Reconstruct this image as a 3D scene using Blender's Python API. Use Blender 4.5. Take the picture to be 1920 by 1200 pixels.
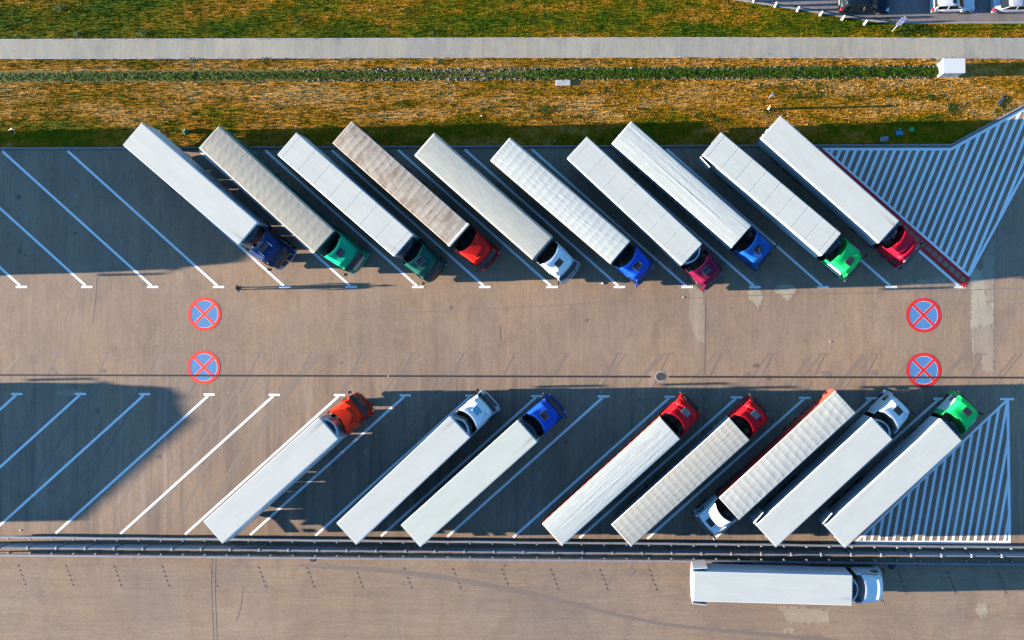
import bpy, math, random
import numpy as np
from mathutils import Matrix, Vector
random.seed(7); RNG = np.random.default_rng(11)
C = bpy.context.scene
COL = C.collection
for o in list(bpy.data.objects): bpy.data.objects.remove(o)

# ------------------------------------------------------------------ camera (drone, 87 m up, looking almost straight down)
F, H = 1810.0, 87.0
NXP, NYP = 1175.0, 600.0                 # where the plumb line under the drone meets the picture
PX = NXP - 1.4e-5*F*F; PY = NYP - 16
_d = Vector(((NXP-PX)/F, -(NYP-PY)/F, -1)).normalized()
EZ = -_d; EX = Vector((1, -.00104, 0)); EX = (EX - EX.dot(EZ)*EZ).normalized(); EY = EZ.cross(EX)
ROT = Matrix((EX, EY, EZ))               # camera -> world
cam = bpy.data.cameras.new('camera'); camo = bpy.data.objects.new('camera', cam); COL.objects.link(camo)
cam.sensor_width = 36; cam.lens = F/1920*36
cam.shift_x = (960-PX)/1920; cam.shift_y = (PY-600)/1920
cam.clip_start = 1; cam.clip_end = 6000
camo.matrix_world = Matrix.Translation((0, 0, H)) @ ROT.to_4x4()
C.camera = camo
def P(x, y, z=0.0):                       # survey: a point of the photograph at height z, in metres
    w = ROT @ Vector(((x-PX)/F, -(y-PY)/F, -1)); t = (H-z)/-w.z
    return (w.x*t, w.y*t)

# ------------------------------------------------------------------ sky and sun
SUN_EL, SUN_AZ = math.radians(7.2), math.radians(1.2)   # light travels towards +X
W = bpy.data.worlds.new('World'); C.world = W; W.use_nodes = True
nt = W.node_tree; nt.nodes.clear()
sky = nt.nodes.new('ShaderNodeTexSky'); sky.sky_type = 'NISHITA'; sky.sun_disc = False
sky.sun_elevation = SUN_EL; sky.sun_rotation = math.radians(270 - 1.2)
sky.air_density = 1.0; sky.dust_density = 0.0; sky.ozone_density = 4.4
bg = nt.nodes.new('ShaderNodeBackground'); bg.inputs[1].default_value = 0.082
wo = nt.nodes.new('ShaderNodeOutputWorld')
nt.links.new(sky.outputs[0], bg.inputs[0]); nt.links.new(bg.outputs[0], wo.inputs[0])
sl = bpy.data.lights.new('sun', 'SUN'); sl.energy = 5.0; sl.angle = math.radians(0.5); sl.color = (1.0, .89, .76)
so = bpy.data.objects.new('sun', sl); COL.objects.link(so)
ld = Vector((math.cos(SUN_AZ)*math.cos(SUN_EL), math.sin(SUN_AZ)*math.cos(SUN_EL), -math.sin(SUN_EL)))
so.rotation_euler = (-ld).to_track_quat('Z', 'Y').to_euler(); so.location = (-60, 0, 20)
C.view_settings.view_transform = 'Standard'; C.view_settings.look = 'None'
C.view_settings.exposure = 2.52; C.view_settings.gamma = 1; C.view_settings.use_curve_mapping = False
C.render.engine = 'CYCLES'; C.cycles.diffuse_bounces = 0

# ------------------------------------------------------------------ helpers
class MB:
    def __init__(s): s.v = []; s.f = []; s.smooth = False
    def add(s, vs, fs):
        n = len(s.v); s.v += [tuple(v) for v in vs]; s.f += [tuple(i+n for i in f) for f in fs]; return s
    def box(s, x0, x1, y0, y1, z0, z1):
        v = [(x, y, z) for z in (z0, z1) for y in (y0, y1) for x in (x0, x1)]
        return s.add(v, [(0,2,3,1),(4,5,7,6),(0,1,5,4),(2,6,7,3),(0,4,6,2),(1,3,7,5)])
    def bbox(s, x0, x1, y0, y1, z0, z1, b=.03):     # box with chamfered vertical edges and top
        pl = [(x0+b,y0),(x1-b,y0),(x1,y0+b),(x1,y1-b),(x1-b,y1),(x0+b,y1),(x0,y1-b),(x0,y0+b)]
        cx, cy = (x0+x1)/2, (y0+y1)/2
        sx = ((x1-x0)/2-b)/((x1-x0)/2); sy = ((y1-y0)/2-b)/((y1-y0)/2)
        tp = [(cx+(x-cx)*sx, cy+(y-cy)*sy) for x, y in pl]
        return s.loft([[(x,y,z0) for x,y in pl],[(x,y,z1-b) for x,y in pl],[(x,y,z1) for x,y in tp]])
    def loft(s, rings, cap=True):
        n = len(rings[0]); v = [p for r in rings for p in r]; f = []
        for k in range(len(rings)-1):
            for i in range(n):
                j = (i+1) % n; f.append((k*n+i, k*n+j, (k+1)*n+j, (k+1)*n+i))
        if cap: f.append(tuple(range(n))[::-1]); f.append(tuple((len(rings)-1)*n+i for i in range(n)))
        return s.add(v, f)
    def prism(s, poly, z0, z1):
        return s.loft([[(x,y,z0) for x,y in poly],[(x,y,z1) for x,y in poly]])
    def flat(s, poly, z):
        return s.add([(x,y,z) for x,y in poly], [tuple(range(len(poly)))])
    def cyl(s, p0, p1, r0, r1=None, n=10):
        if r1 is None: r1 = r0
        a, b = Vector(p0), Vector(p1); d = (b-a).normalized()
        u = d.orthogonal().normalized(); w = d.cross(u)
        R = []
        for c, r in ((a, r0), (b, r1)):
            R.append([tuple(c+u*math.cos(t*2*math.pi/n)*r+w*math.sin(t*2*math.pi/n)*r) for t in range(n)])
        return s.loft(R)
    def tube(s, pts, r, n=6):
        for a, b in zip(pts[:-1], pts[1:]): s.cyl(a, b, r, r, n)
        return s
    def mesh(s, name):
        me = bpy.data.meshes.new(name); me.from_pydata(s.v, [], s.f); me.validate(); 
        if s.smooth: me.polygons.foreach_set('use_smooth', [True]*len(me.polygons))
        me.update(); return me
def obj(name, mb, mat, parent=None, smooth=False, mw=None):
    if isinstance(mb, MB):
        mb.smooth = smooth or mb.smooth; me = mb.mesh(name)
        me.materials.append(mat)
    else: me = mb
    o = bpy.data.objects.new(name, me); COL.objects.link(o)
    if parent is not None: o.parent = parent
    if mw is not None: o.matrix_local = mw
    return o
def tag(o, label=None, cat=None, group=None, kind=None):
    if label: o['label'] = label
    if cat: o['category'] = cat
    if group: o['group'] = group
    if kind: o['kind'] = kind
    return o
def empty(name, x, y, rz=0, z=0):
    o = bpy.data.objects.new(name, None); COL.objects.link(o); o.location = (x, y, z); o.rotation_euler = (0, 0, rz)
    o.empty_display_size = .3; return o
def npmesh(name, V, Fc, mat, smooth=False):        # V (n,3), Fc (m,k)
    me = bpy.data.meshes.new(name); k = Fc.shape[1]
    me.vertices.add(len(V)); me.vertices.foreach_set('co', V.astype(np.float32).ravel())
    me.loops.add(Fc.size); me.loops.foreach_set('vertex_index', Fc.astype(np.int32).ravel())
    me.polygons.add(len(Fc)); me.polygons.foreach_set('loop_start', np.arange(0, Fc.size, k, dtype=np.int32))
    if smooth: me.polygons.foreach_set('use_smooth', np.ones(len(Fc), dtype=bool))
    me.update(calc_edges=True); me.validate(); me.materials.append(mat); return me
def grid(nx, ny):
    i = np.arange(nx*ny).reshape(nx, ny)
    return np.stack([i[:-1,:-1], i[1:,:-1], i[1:,1:], i[:-1,1:]], -1).reshape(-1, 4)

# ------------------------------------------------------------------ materials
def newmat(name):
    m = bpy.data.materials.new(name); m.use_nodes = True
    t = m.node_tree; b = t.nodes['Principled BSDF']; return m, t, b
def nd(t, ty, **kw):
    n = t.nodes.new(ty)
    for k, v in kw.items():
        if k.startswith('i_'):
            kk = k[2:]; n.inputs[int(kk) if kk.isdigit() else kk].default_value = v
        else: setattr(n, k, v)
    return n
def noise(t, vec, scale, detail=3, rough=.55, dist=0):
    n = nd(t, 'ShaderNodeTexNoise'); n.inputs['Scale'].default_value = scale
    n.inputs['Detail'].default_value = detail; n.inputs['Roughness'].default_value = rough
    n.inputs['Distortion'].default_value = dist
    if vec is not None: t.links.new(vec, n.inputs['Vector'])
    return n.outputs['Fac']
def mapping(t, vec, scale=(1,1,1), rot=(0,0,0), loc=(0,0,0)):
    m = nd(t, 'ShaderNodeMapping'); m.inputs['Scale'].default_value = scale
    m.inputs['Rotation'].default_value = rot; m.inputs['Location'].default_value = loc
    t.links.new(vec, m.inputs['Vector']); return m.outputs[0]
def ramp(t, fac, stops):
    r = nd(t, 'ShaderNodeValToRGB'); e = r.color_ramp.elements
    while len(e) < len(stops): e.new(.5)
    for el, (p, c) in zip(e, stops):
        el.position = p; el.color = (c[0], c[1], c[2], 1) if hasattr(c, '__len__') else (c, c, c, 1)
    t.links.new(fac, r.inputs[0]); return r.outputs[0]
def mix(t, fac, a, b, mode='MIX'):
    m = nd(t, 'ShaderNodeMix'); m.data_type = 'RGBA'; m.blend_type = mode
    for s, i in ((fac, 0), (a, 6), (b, 7)):
        if hasattr(s, 'is_linked') or hasattr(s, 'links'): t.links.new(s, m.inputs[i])
        elif i == 0: m.inputs[0].default_value = s
        else: m.inputs[i].default_value = (s[0], s[1], s[2], 1) if hasattr(s, '__len__') else (s, s, s, 1)
    return m.outputs[2]
def mth(t, op, a, b=0.0, c=None, clamp=False):
    m = nd(t, 'ShaderNodeMath'); m.operation = op; m.use_clamp = clamp
    for i, s in enumerate((a, b) if c is None else (a, b, c)):
        if hasattr(s, 'links'): t.links.new(s, m.inputs[i])
        else: m.inputs[i].default_value = s
    return m.outputs[0]
def pos(t): return nd(t, 'ShaderNodeNewGeometry').outputs['Position']
def objc(t): return nd(t, 'ShaderNodeTexCoord').outputs['Object']
def bump(t, b, h, s, d):
    n = nd(t, 'ShaderNodeBump'); n.inputs['Strength'].default_value = s; n.inputs['Distance'].default_value = d
    t.links.new(h, n.inputs['Height']); t.links.new(n.outputs[0], b.inputs['Normal'])
_mc = {}
def simple(name, col, rough=.5, metal=0, var=.12, scale=3.0, coat=0, spec=.5):
    if name in _mc: return _mc[name]
    m, t, b = newmat(name)
    v = noise(t, objc(t), scale, 4, .6)
    f = ramp(t, v, [(.25, 1-var), (.75, 1+var)])
    t.links.new(mix(t, 1.0, col, f, 'MULTIPLY'), b.inputs['Base Color'])
    b.inputs['Roughness'].default_value = rough; b.inputs['Metallic'].default_value = metal
    b.inputs['Coat Weight'].default_value = coat; b.inputs['Specular IOR Level'].default_value = spec
    _mc[name] = m; return m

# --- block paving: colour per block, joints, stains, tyre polish
def paving(name, base, vert=True, blue=.0, contrast=1.0, stain=.4, block=(.2, .1)):
    m, t, b = newmat(name); p = pos(t)
    pp = mapping(t, p, rot=(0, 0, math.pi/2 if vert else 0))
    br = nd(t, 'ShaderNodeTexBrick'); t.links.new(pp, br.inputs['Vector'])
    br.inputs['Scale'].default_value = 1; br.inputs['Brick Width'].default_value = block[0]
    br.inputs['Row Height'].default_value = block[1]; br.inputs['Mortar Size'].default_value = .009
    br.inputs['Mortar Smooth'].default_value = .1; br.inputs['Bias'].default_value = 0
    c1 = tuple(x*(1+.09*contrast) for x in base); c2 = tuple(x*(1-.09*contrast) for x in base)
    br.inputs['Color1'].default_value = (*c1, 1); br.inputs['Color2'].default_value = (*c2, 1)
    br.inputs['Mortar'].default_value = tuple(x*.55 for x in base)+(1,)
    col = br.outputs['Color']
    # laying strips: batches of blocks of slightly different tone
    st = noise(t, mapping(t, p, (.9, .05, 1) if vert else (.05, .9, 1)), 1.0, 3, .6)
    col = mix(t, 1, col, ramp(t, st, [(.3, (.90, .90, .93)), (.7, (1.08, 1.07, 1.03))]), 'MULTIPLY')
    st2 = noise(t, mapping(t, p, (5, .4, 1) if vert else (.4, 5, 1)), 1.0, 2, .6)
    col = mix(t, 1, col, ramp(t, st2, [(.3, .92), (.7, 1.07)]), 'MULTIPLY')
    # large pale/dark clouds
    big = noise(t, p, .075, 4, .6, .4)
    col = mix(t, 1, col, ramp(t, big, [(.32, (.86, .88, .93)), (.68, (1.10, 1.08, 1.04))]), 'MULTIPLY')
    tan = noise(t, mapping(t, p, (.16, .10, 1), loc=(11, 5, 0)), 1.0, 4, .65, .8)
    col = mix(t, 1, col, ramp(t, tan, [(.42, (1, 1, 1)), (.62, (1.05, 1.0, .93))]), 'MULTIPLY')
    dk = noise(t, mapping(t, p, (.5, .28, 1), loc=(3, 9, 0)), 1.0, 5, .68, .9)
    col = mix(t, 1, col, ramp(t, dk, [(.30, (.84, .84, .86)), (.50, (1, 1, 1)), (.72, (1.05, 1.04, 1.02))]), 'MULTIPLY')
    # rubber and oil
    oil = noise(t, p, .55, 5, .62, .6)
    col = mix(t, ramp(t, oil, [(.57, 0), (.78, stain)]), col, tuple(x*.45 for x in base))
    drops = noise(t, p, 1.6, 2, .5)
    col = mix(t, ramp(t, drops, [(.735, 0), (.80, .55)]), col, tuple(x*.3 for x in base))
    fine = noise(t, p, 9, 3, .7)
    col = mix(t, 1, col, ramp(t, fine, [(.3, .93), (.7, 1.07)]), 'MULTIPLY')
    t.links.new(col, b.inputs['Base Color']); b.inputs['Roughness'].default_value = .85
    b.inputs['Specular IOR Level'].default_value = .25
    h = mth(t, 'ADD', mth(t, 'MULTIPLY', br.outputs['Fac'], -.5), mth(t, 'MULTIPLY', fine, .6))
    bump(t, b, h, .25, .006)
    return m, t, b, col
PAVE = (.36, .252, .168)
M_pave, _t, _b, _c = paving('block_paving', PAVE)
# streaks of tyre rubber fanning out of the lower bays (dirt with a shape of its own)
_p = pos(_t)
_sy = nd(_t, 'ShaderNodeSeparateXYZ'); _t.links.new(_p, _sy.inputs[0])
_zone = mth(_t, 'MULTIPLY', ramp(_t, mth(_t, 'MULTIPLY_ADD', _sy.outputs[1], -.1, 0), [(.30, 0), (.60, 1)]), ramp(_t, mth(_t, 'MULTIPLY_ADD', _sy.outputs[1], .05, 1.02), [(.0, 0), (.06, 1)]))
_r1 = noise(_t, mapping(_t, _p, (.95, .045, 1), (0, 0, math.radians(-28))), 1.0, 3, .6)
_r2 = noise(_t, mapping(_t, _p, (1.6, .06, 1), (0, 0, math.radians(-20)), (7, 3, 0)), 1.0, 3, .6)
_c2 = mix(_t, mth(_t, 'MULTIPLY', ramp(_t, _r1, [(.50, 0), (.66, .62)]), _zone), _c, (.17, .125, .10))
_c2 = mix(_t, mth(_t, 'MULTIPLY', ramp(_t, _r2, [(.52, 0), (.68, .45)]), _zone), _c2, (.40, .30, .225))
_t.links.new(_c2, _b.inputs['Base Color'])
M_road = paving('road_paving', (.345, .247, .166), vert=False, stain=.25)[0]
M_path = paving('path_paving', (.395, .368, .292), vert=True, contrast=.5, stain=.06)[0]
M_patch = paving('new_block_paving', (.50, .42, .29), vert=True, contrast=.7, stain=.1)[0]
M_carpark = paving('car_park_paving', (.235, .205, .19), vert=True, stain=.4)[0]

def grassmat(name, tuft=False):
    m, t, b = newmat(name); p = pos(t)
    s = nd(t, 'ShaderNodeSeparateXYZ'); t.links.new(p, s.inputs[0])
    # how green: by distance from the yard (mown verge, dry slope, watered strip beyond the path)
    y = mth(t, 'MULTIPLY_ADD', s.outputs[1], 1/16.0, -15.0/16)
    gy = ramp(t, y, [(0, .34), (.10, .44), (.17, .40), (.22, .22), (.42, .15), (.50, .20), (.60, .36), (.70, .70), (.80, .58), (.92, .50)])
    left = ramp(t, mth(t, 'MULTIPLY_ADD', s.outputs[0], 1/90, .6), [(0, .06), (.45, 0), (1, .03)])
    n1 = noise(t, mapping(t, p, (.12, .45, 1)), 1.0, 5, .62, .5)
    n2 = noise(t, p, 1.1, 4, .65, .3)
    n3 = noise(t, p, 7.0, 3, .7)
    g = mth(t, 'ADD', mth(t, 'ADD', gy, left), mth(t, 'MULTIPLY', mth(t, 'SUBTRACT', n1, .5), 1.9))
    g = mth(t, 'ADD', g, mth(t, 'MULTIPLY', mth(t, 'SUBTRACT', n2, .5), 1.2))
    g = mth(t, 'ADD', g, mth(t, 'MULTIPLY', mth(t, 'SUBTRACT', n3, .5), .9))
    col = ramp(t, g, [(.0, (.50, .255, .060)), (.22, (.41, .178, .016)), (.42, (.27, .128, .003)), (.58, (.145, .122, .001)), (.95, (.040, .080, .001))])
    n4 = noise(t, p, 3.2, 4, .7)
    col = mix(t, 1, col, ramp(t, n4, [(.3, .74), (.5, 1.0), (.72, 1.26)]), 'MULTIPLY')
    n5 = noise(t, p, 22, 2, .7)
    col = mix(t, 1, col, ramp(t, n5, [(.3, .74), (.7, 1.26)]), 'MULTIPLY')
    if tuft: col = mix(t, 1, col, 1.0, 'MULTIPLY')
    else: col = mix(t, 1, col, 1.1, 'MULTIPLY')
    t.links.new(col, b.inputs['Base Color']); b.inputs['Roughness'].default_value = .9
    b.inputs['Specular IOR Level'].default_value = .1
    bump(t, b, mth(t, 'ADD', n5, mth(t, 'MULTIPLY', n4, 1.5)), .8, .05)
    return m
M_grass = grassmat('verge_soil_and_grass'); M_tuft = grassmat('grass_blades', True)
def paint(name, col, wear=.35):
    m, t, b = newmat(name); p = pos(t)
    n = noise(t, p, 5, 5, .7); n2 = noise(t, p, 30, 2, .6)
    f = ramp(t, mth(t, 'ADD', mth(t, 'MULTIPLY', n, .7), mth(t, 'MULTIPLY', n2, .3)), [(.52, 0), (.72, wear)])
    c = mix(t, f, col, tuple(.5*a+.5*b for a, b in zip(col, PAVE)))
    t.links.new(c, b.inputs['Base Color']); b.inputs['Roughness'].default_value = .7; return m
M_white = paint('white_road_paint', (.93, .90, .84), .25); M_redp = paint('red_road_paint', (.66, .012, .012), .12)
M_bluep = paint('blue_road_paint', (.07, .21, .42), .15); M_redp2 = paint('worn_orange_red_road_paint', (.80, .035, .008), .12)
M_dark = paint('blacked_out_paint', (.24, .175, .13), 1.0)
M_dark2 = paint('faded_blacked_out_paint', (.25, .18, .125), 1.0)
M_kerb = simple('kerb_concrete', (.27, .26, .25), .8, var=.2, scale=1.5)
M_conc = simple('concrete', (.42, .41, .40), .8, var=.15)
M_rail = simple('dull_rail_steel', (.27, .27, .29), .65, .2, var=.15, scale=2)
M_galv = simple('galvanised_steel', (.46, .46, .47), .5, .55, var=.12, scale=2)
M_iron = simple('cast_iron', (.075, .062, .055), .7, .3, var=.3, scale=6)
M_grate = simple('drain_grating', (.065, .055, .05), .7, .2, var=.3, scale=4)
M_rubber = simple('tyre_rubber', (.02, .02, .02), .8)
M_rim = simple('wheel_rim', (.35, .35, .36), .35, .8)
M_chassis = simple('chassis_black', (.02, .02, .022), .6)
M_glass = simple('dark_glass', (.012, .016, .02), .06, 0, spec=.6, var=.05)
M_plastic = simple('black_plastic', (.018, .018, .02), .45)
M_tank = simple('fuel_tank_grey', (.09, .09, .095), .5, .3)
M_chrome = simple('polished_steel', (.7, .7, .7), .2, 1.0)
M_lampred = simple('red_lamp_lens', (.6, .02, .01), .25)
M_lampora = simple('amber_lamp_lens', (.7, .22, .02), .25)
M_lampclear = simple('clear_lamp_lens', (.7, .72, .75), .15)

# ------------------------------------------------------------------ ground, paving, path, kerbs
G = MB().flat([(-2500,-2500),(2500,-2500),(2500,2500),(-2500,2500)], -.012)
tag(obj('ground', G, M_grass), kind='structure')
KX, KY = P(1783, 274); K2 = P(1920, 199)
kd = Vector((K2[0]-KX, K2[1]-KY)).normalized(); KF = (KX+kd.x*60, KY+kd.y*60)
KT = 15.62                                    # world y of the straight kerb
yard_poly = [(-120, KT), (KX, KT), KF, (110, KF[1]), (110, -22.2), (-120, -22.2)]
yard = tag(obj('truck_park', MB().flat(yard_poly, 0.0), M_pave), kind='structure')
road = tag(obj('road', MB().flat([(-120,-22.2),(110,-22.2),(110,-60),(-120,-60)], 0.0), M_road), kind='structure')
# kerb stones: one metre each
kb = empty('kerb', -58, KT); tag(kb, kind='structure')
stone = MB().box(0, .99, 0, .14, -.01, .10).mesh('kerb_stone'); stone.materials.append(M_kerb)
def kerb_run(root, x0, y0, x1, y1, limit):
    L = math.hypot(x1-x0, y1-y0); a = math.atan2(y1-y0, x1-x0); n = 0
    while n < L and n < limit:
        o = obj('kerb_stone', stone, None, root); o.matrix_world = Matrix.Translation((x0+math.cos(a)*n, y0+math.sin(a)*n, random.uniform(-.004, .004))) @ Matrix.Rotation(a+random.uniform(-.004, .004), 4, 'Z')
        o.matrix_parent_inverse.identity(); o.location -= root.location; n += 1
    return
kerb_run(kb, -60, KT, KX, KT, 200); kerb_run(kb, KX, KT, KF[0], KF[1], 14)
# footpath
top = [(-60, 75), (320, 74), (640, 73.2), (960, 72), (1280, 71.6), (1600, 72), (1980, 73.2)]
bot = [(-60, 109.6), (320, 108.8), (640, 108), (960, 107), (1280, 107), (1600, 107.6), (1980, 108.6)]
pt = [P(*q) for q in top]; pb = [P(*q) for q in bot]
pt = [(-130, pt[0][1])]+pt+[(120, pt[-1][1])]; pb = [(-130, pb[0][1])]+pb+[(120, pb[-1][1])]
fp = MB()
for i in range(len(pt)-1): fp.flat([pb[i], pb[i+1], pt[i+1], pt[i]], .03)
footpath = tag(obj('footpath', fp, M_path), kind='structure')
ed = MB()
for L_, s in ((pt, 1), (pb, -1)):
    for a, b in zip(L_[:-1], L_[1:]):
        q = [a, b, (b[0], b[1]+.07*s), (a[0], a[1]+.07*s)]
        ed.prism(q if s > 0 else q[::-1], -.02, .045)
obj('edging', ed, M_conc, footpath)
# spur of paving between path and kiosk
obj('path_spur', MB().flat([P(1755,108.3), P(1755,122), P(1800,122), P(1800,108.3)], .02), M_patch, footpath)
# small car park at the top right
cp = [P(1405, 1), P(1450, 8.5), P(1500, 16), P(1560, 26), P(1620, 35), P(1668, 41.5), P(1990, 41)]
far = [(cp[-1][0], 60), (cp[0][0]-12, 60), (P(1405, 1)[0]-8, P(1405,1)[1]+1.2)]
car_park = tag(obj('car_park', MB().flat(cp+far, .0), M_carpark), kind='structure')
kb2 = empty('kerb', *cp[0]); tag(kb2, kind='structure')
cps = [far[-1]]+cp
k2 = MB().box(0, .99, -.15, 0, -.01, .10).mesh('kerb_stone'); k2.materials.append(M_kerb)
for a, b in zip(cps[:-1], cps[1:]):
    L = math.hypot(b[0]-a[0], b[1]-a[1]); an = math.atan2(b[1]-a[1], b[0]-a[0]); n = 0
    while n < L-.05:
        ln = min(1.0, L-n)
        o = obj('kerb_stone', k2, None, kb2)
        o.matrix_local = Matrix.Translation((a[0]+math.cos(an)*n-cp[0][0], a[1]+math.sin(an)*n-cp[0][1], 0)) @ Matrix.Rotation(an, 4, 'Z') @ Matrix.Diagonal((ln, 1, 1, 1)); n += 1

# --- patches of newer blocks, stepped edges (children of the paving)
_pz = [0]
def stepped(poly_px, z=None, q=.2, mat=M_patch, par=yard, jag=.25):
    _pz[0] += 1; z = .0034+.0009*(_pz[0] % 3)
    pts = [P(*p) for p in poly_px]
    def inside(x, y):
        c = False; n = len(pts)
        for i in range(n):
            x1, y1 = pts[i]; x2, y2 = pts[(i+1) % n]
            if (y1 > y) != (y2 > y) and x < (x2-x1)*(y-y1)/(y2-y1)+x1: c = not c
        return c
    xs = [p[0] for p in pts]; ys = [p[1] for p in pts]; mb = MB(); r = random.Random(int(pts[0][0]*100))
    y = math.floor(min(ys)/q)*q
    while y < max(ys):
        x = math.floor(min(xs)/.1)*.1
        while x < max(xs):
            if inside(x+.05+r.uniform(-jag, jag)*.3, y+q/2+r.uniform(-jag, jag)*.5):
                mb.add([(x,y,z),(x+.1,y,z),(x+.1,y+q,z),(x,y+q,z)], [(0,1,2,3)])
            x = round(x+.1, 4)
        y = round(y+q, 4)
    return obj('repaired_patch', mb, mat, par)
M_patch2 = paving('faded_block_paving', (.43, .335, .235), vert=True, contrast=.6, stain=.1)[0]
M_patch3 = paving('pale_road_paving', (.43, .345, .24), vert=False, contrast=.8, stain=.1)[0]
stepped([(1293,540),(1306,536),(1321,552),(1322,645),(1313,641),(1302,632),(1292,598)], mat=M_patch2)
stepped([(1403,530),(1413,525),(1424,541),(1433,556),(1428,566),(1423,578),(1415,570),(1405,560)])
stepped([(1453,537),(1468,532),(1493,537),(1492,546),(1478,562),(1462,552),(1453,548)])
stepped([(1821,505),(1843,505),(1843,535),(1852,568),(1864,568),(1864,611),(1821,611)])
stepped([(1844,480),(1864,446),(1864,566),(1852,564),(1844,534)], mat=M_patch2)
stepped([(1822,612),(1864,612),(1864,700),(1842,693),(1838,662),(1822,662)], mat=M_patch2)
stepped([(1450,1136),(1500,1138),(1554,1144),(1556,1167),(1478,1167),(1470,1150)], mat=M_patch3, par=road)
stepped([(1468,1179),(1490,1178),(1490,1184),(1468,1184)], mat=M_patch3, par=road)
stepped([(1832,1131),(1851,1131),(1853,1152),(1838,1157),(1830,1150)], mat=M_patch3, par=road)
stepped([(1680,534),(1740,524),(1775,521),(1772,528),(1720,537)], mat=M_patch2)
stepped([(105,733),(150,730),(158,738),(130,742),(108,740)], mat=M_patch2)
# --- markings
def band(mb, a, b, w, z=.007):                # strip of paint from a to b, width w
    a, b = Vector(a), Vector(b); d = (b-a).normalized(); n = Vector((-d.y, d.x))*w/2
    return mb.add([(*(a-n), z), (*(b-n), z), (*(b+n), z), (*(a+n), z)], [(0,1,2,3)])
YU = 2.975
UX = [P(40,538)[0]+6.085*i for i in range(-1, 15)]
dxU, dyU = -14.02, 12.45
for i, x in enumerate(UX):
    mb = MB().add([(x-.52,YU-.1,.007),(x+.52,YU-.1,.007),(x+.52,YU+.1,.007),(x-.52,YU+.1,.007)], [(0,1,2,3)])
    band(mb, (x-.1, YU+.1), (x+dxU, YU+dyU), .22)
    obj('bay_line', mb, M_white, yard)
LX = [(31.7,738.7),(151,738.7),(271.3,739),(392.3,739.7),(514.3,740.3),(636.7,740.7),(759.7,741.3),(883,742),(1006.7,742.7),(1131.7,743.3),(1256.3,744),(1381.3,745),(1509,746),(1634.3,746.7),(1760.7,747.7)]
for i, q in enumerate(LX):
    x, y = P(*q)
    ex, ey = x-14.12, y-12.72
    mb = MB().add([(x-.52,y-.1,.007),(x+.52,y-.1,.007),(x+.52,y+.1,.007),(x-.52,y+.1,.007)], [(0,1,2,3)])
    band(mb, (x-.08, y-.1), (ex, ey), .23); obj('bay_line', mb, M_white, yard)
def clip(poly, a, b):                          # keep what lies left of a->b
    out = []
    def s(p): return (b[0]-a[0])*(p[1]-a[1])-(b[1]-a[1])*(p[0]-a[0])
    for i in range(len(poly)):
        p, q = poly[i], poly[(i+1) % len(poly)]; sp, sq = s(p), s(q)
        if sp >= 0: out.append(p)
        if (sp >= 0) != (sq >= 0):
            t = sp/(sp-sq); out.append((p[0]+(q[0]-p[0])*t, p[1]+(q[1]-p[1])*t))
    return out
# lower hatched triangle
hz = tag(empty('hatching', 0, 0), kind=None); hz.parent = yard; 
A, B_, D = P(1886.5, 752), P(1606, 1016.5), P(1892, 1016.5)
fr = MB(); band(fr, P(1887.5,751), P(1604,1017), .22, .009); band(fr, P(1889.5,750), P(1893,1019), .25, .010)
band(fr, P(1604,1016.8), P(1893,1017), .30, .011)
x, y = P(1888.3, 748.3); fr.add([(x-.62,y-.1,.012),(x+.62,y-.1,.012),(x+.62,y+.1,.012),(x-.62,y+.1,.012)], [(0,1,2,3)])
obj('hatching_border', fr, M_white, yard)
A, B_, D = P(1889, 750), P(1606, 1015), P(1893, 1015)
for k in range(21):
    xb = 1620+13.86*k; b0 = P(xb-2.7, 1015); b1 = P(xb+2.7, 1015); m_ = .18
    t0 = P(xb-2.7+270*m_, 745); t1 = P(xb+2.7+270*m_, 745)
    pg = clip(clip(clip([b0, b1, t1, t0], B_, D), D, A), A, B_)
    if len(pg) > 2: obj('hatching_stripe', MB().flat(pg, .0078), M_white, yard)
# upper hatched area with its red and white edge
TL, TR, RB, BT = P(1545, 279.5), P(1785, 279.5), P(1985, 166), P(1815, 516)
RT = P(1815+.545*352, 516-352)
fr = MB(); band(fr, P(1541,279.6), P(1784,279.8), .24, .009); band(fr, P(1783.5,279.6), (P(1783.5,279.6)[0]+kd.x*14, P(1783.5,279.6)[1]+kd.y*14), .26, .010)
band(fr, P(1544,279), P(1818,518.5), .27, .011); band(fr, P(1816.5,517), P(1815+.545*352, 516-352), .24, .012)
obj('hatching_border', fr, M_white, yard)
kerbdir = (TR[0]+kd.x*20, TR[1]+kd.y*20)
for k in range(40):
    xt = 1546+14.62*k; m_ = .41
    c0, c1 = xt-3.1, xt+3.1
    pg = [P(c0-m_*260, 282+260), P(c1-m_*260, 282+260), P(c1+m_*160, 282-160), P(c0+m_*160, 282-160)]
    pg = clip(pg, BT, RT); 
    pg = clip(pg, TL, BT) if len(pg) > 2 else pg
    # kerb side: below the straight kerb, or below the slanting one (region is not convex)
    for part in ((TR, TL, TR[0], -1), (kerbdir, TR, TR[0], 1)):
        q = clip(pg, part[0], part[1]) if len(pg) > 2 else []
        if len(q) > 2:
            q = clip(q, (part[2], 100), (part[2], -100)) if part[3] > 0 else clip(q, (part[2], -100), (part[2], 100))
            if len(q) > 2: obj('hatching_stripe', MB().flat(q, .0078), M_white, yard)
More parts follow.
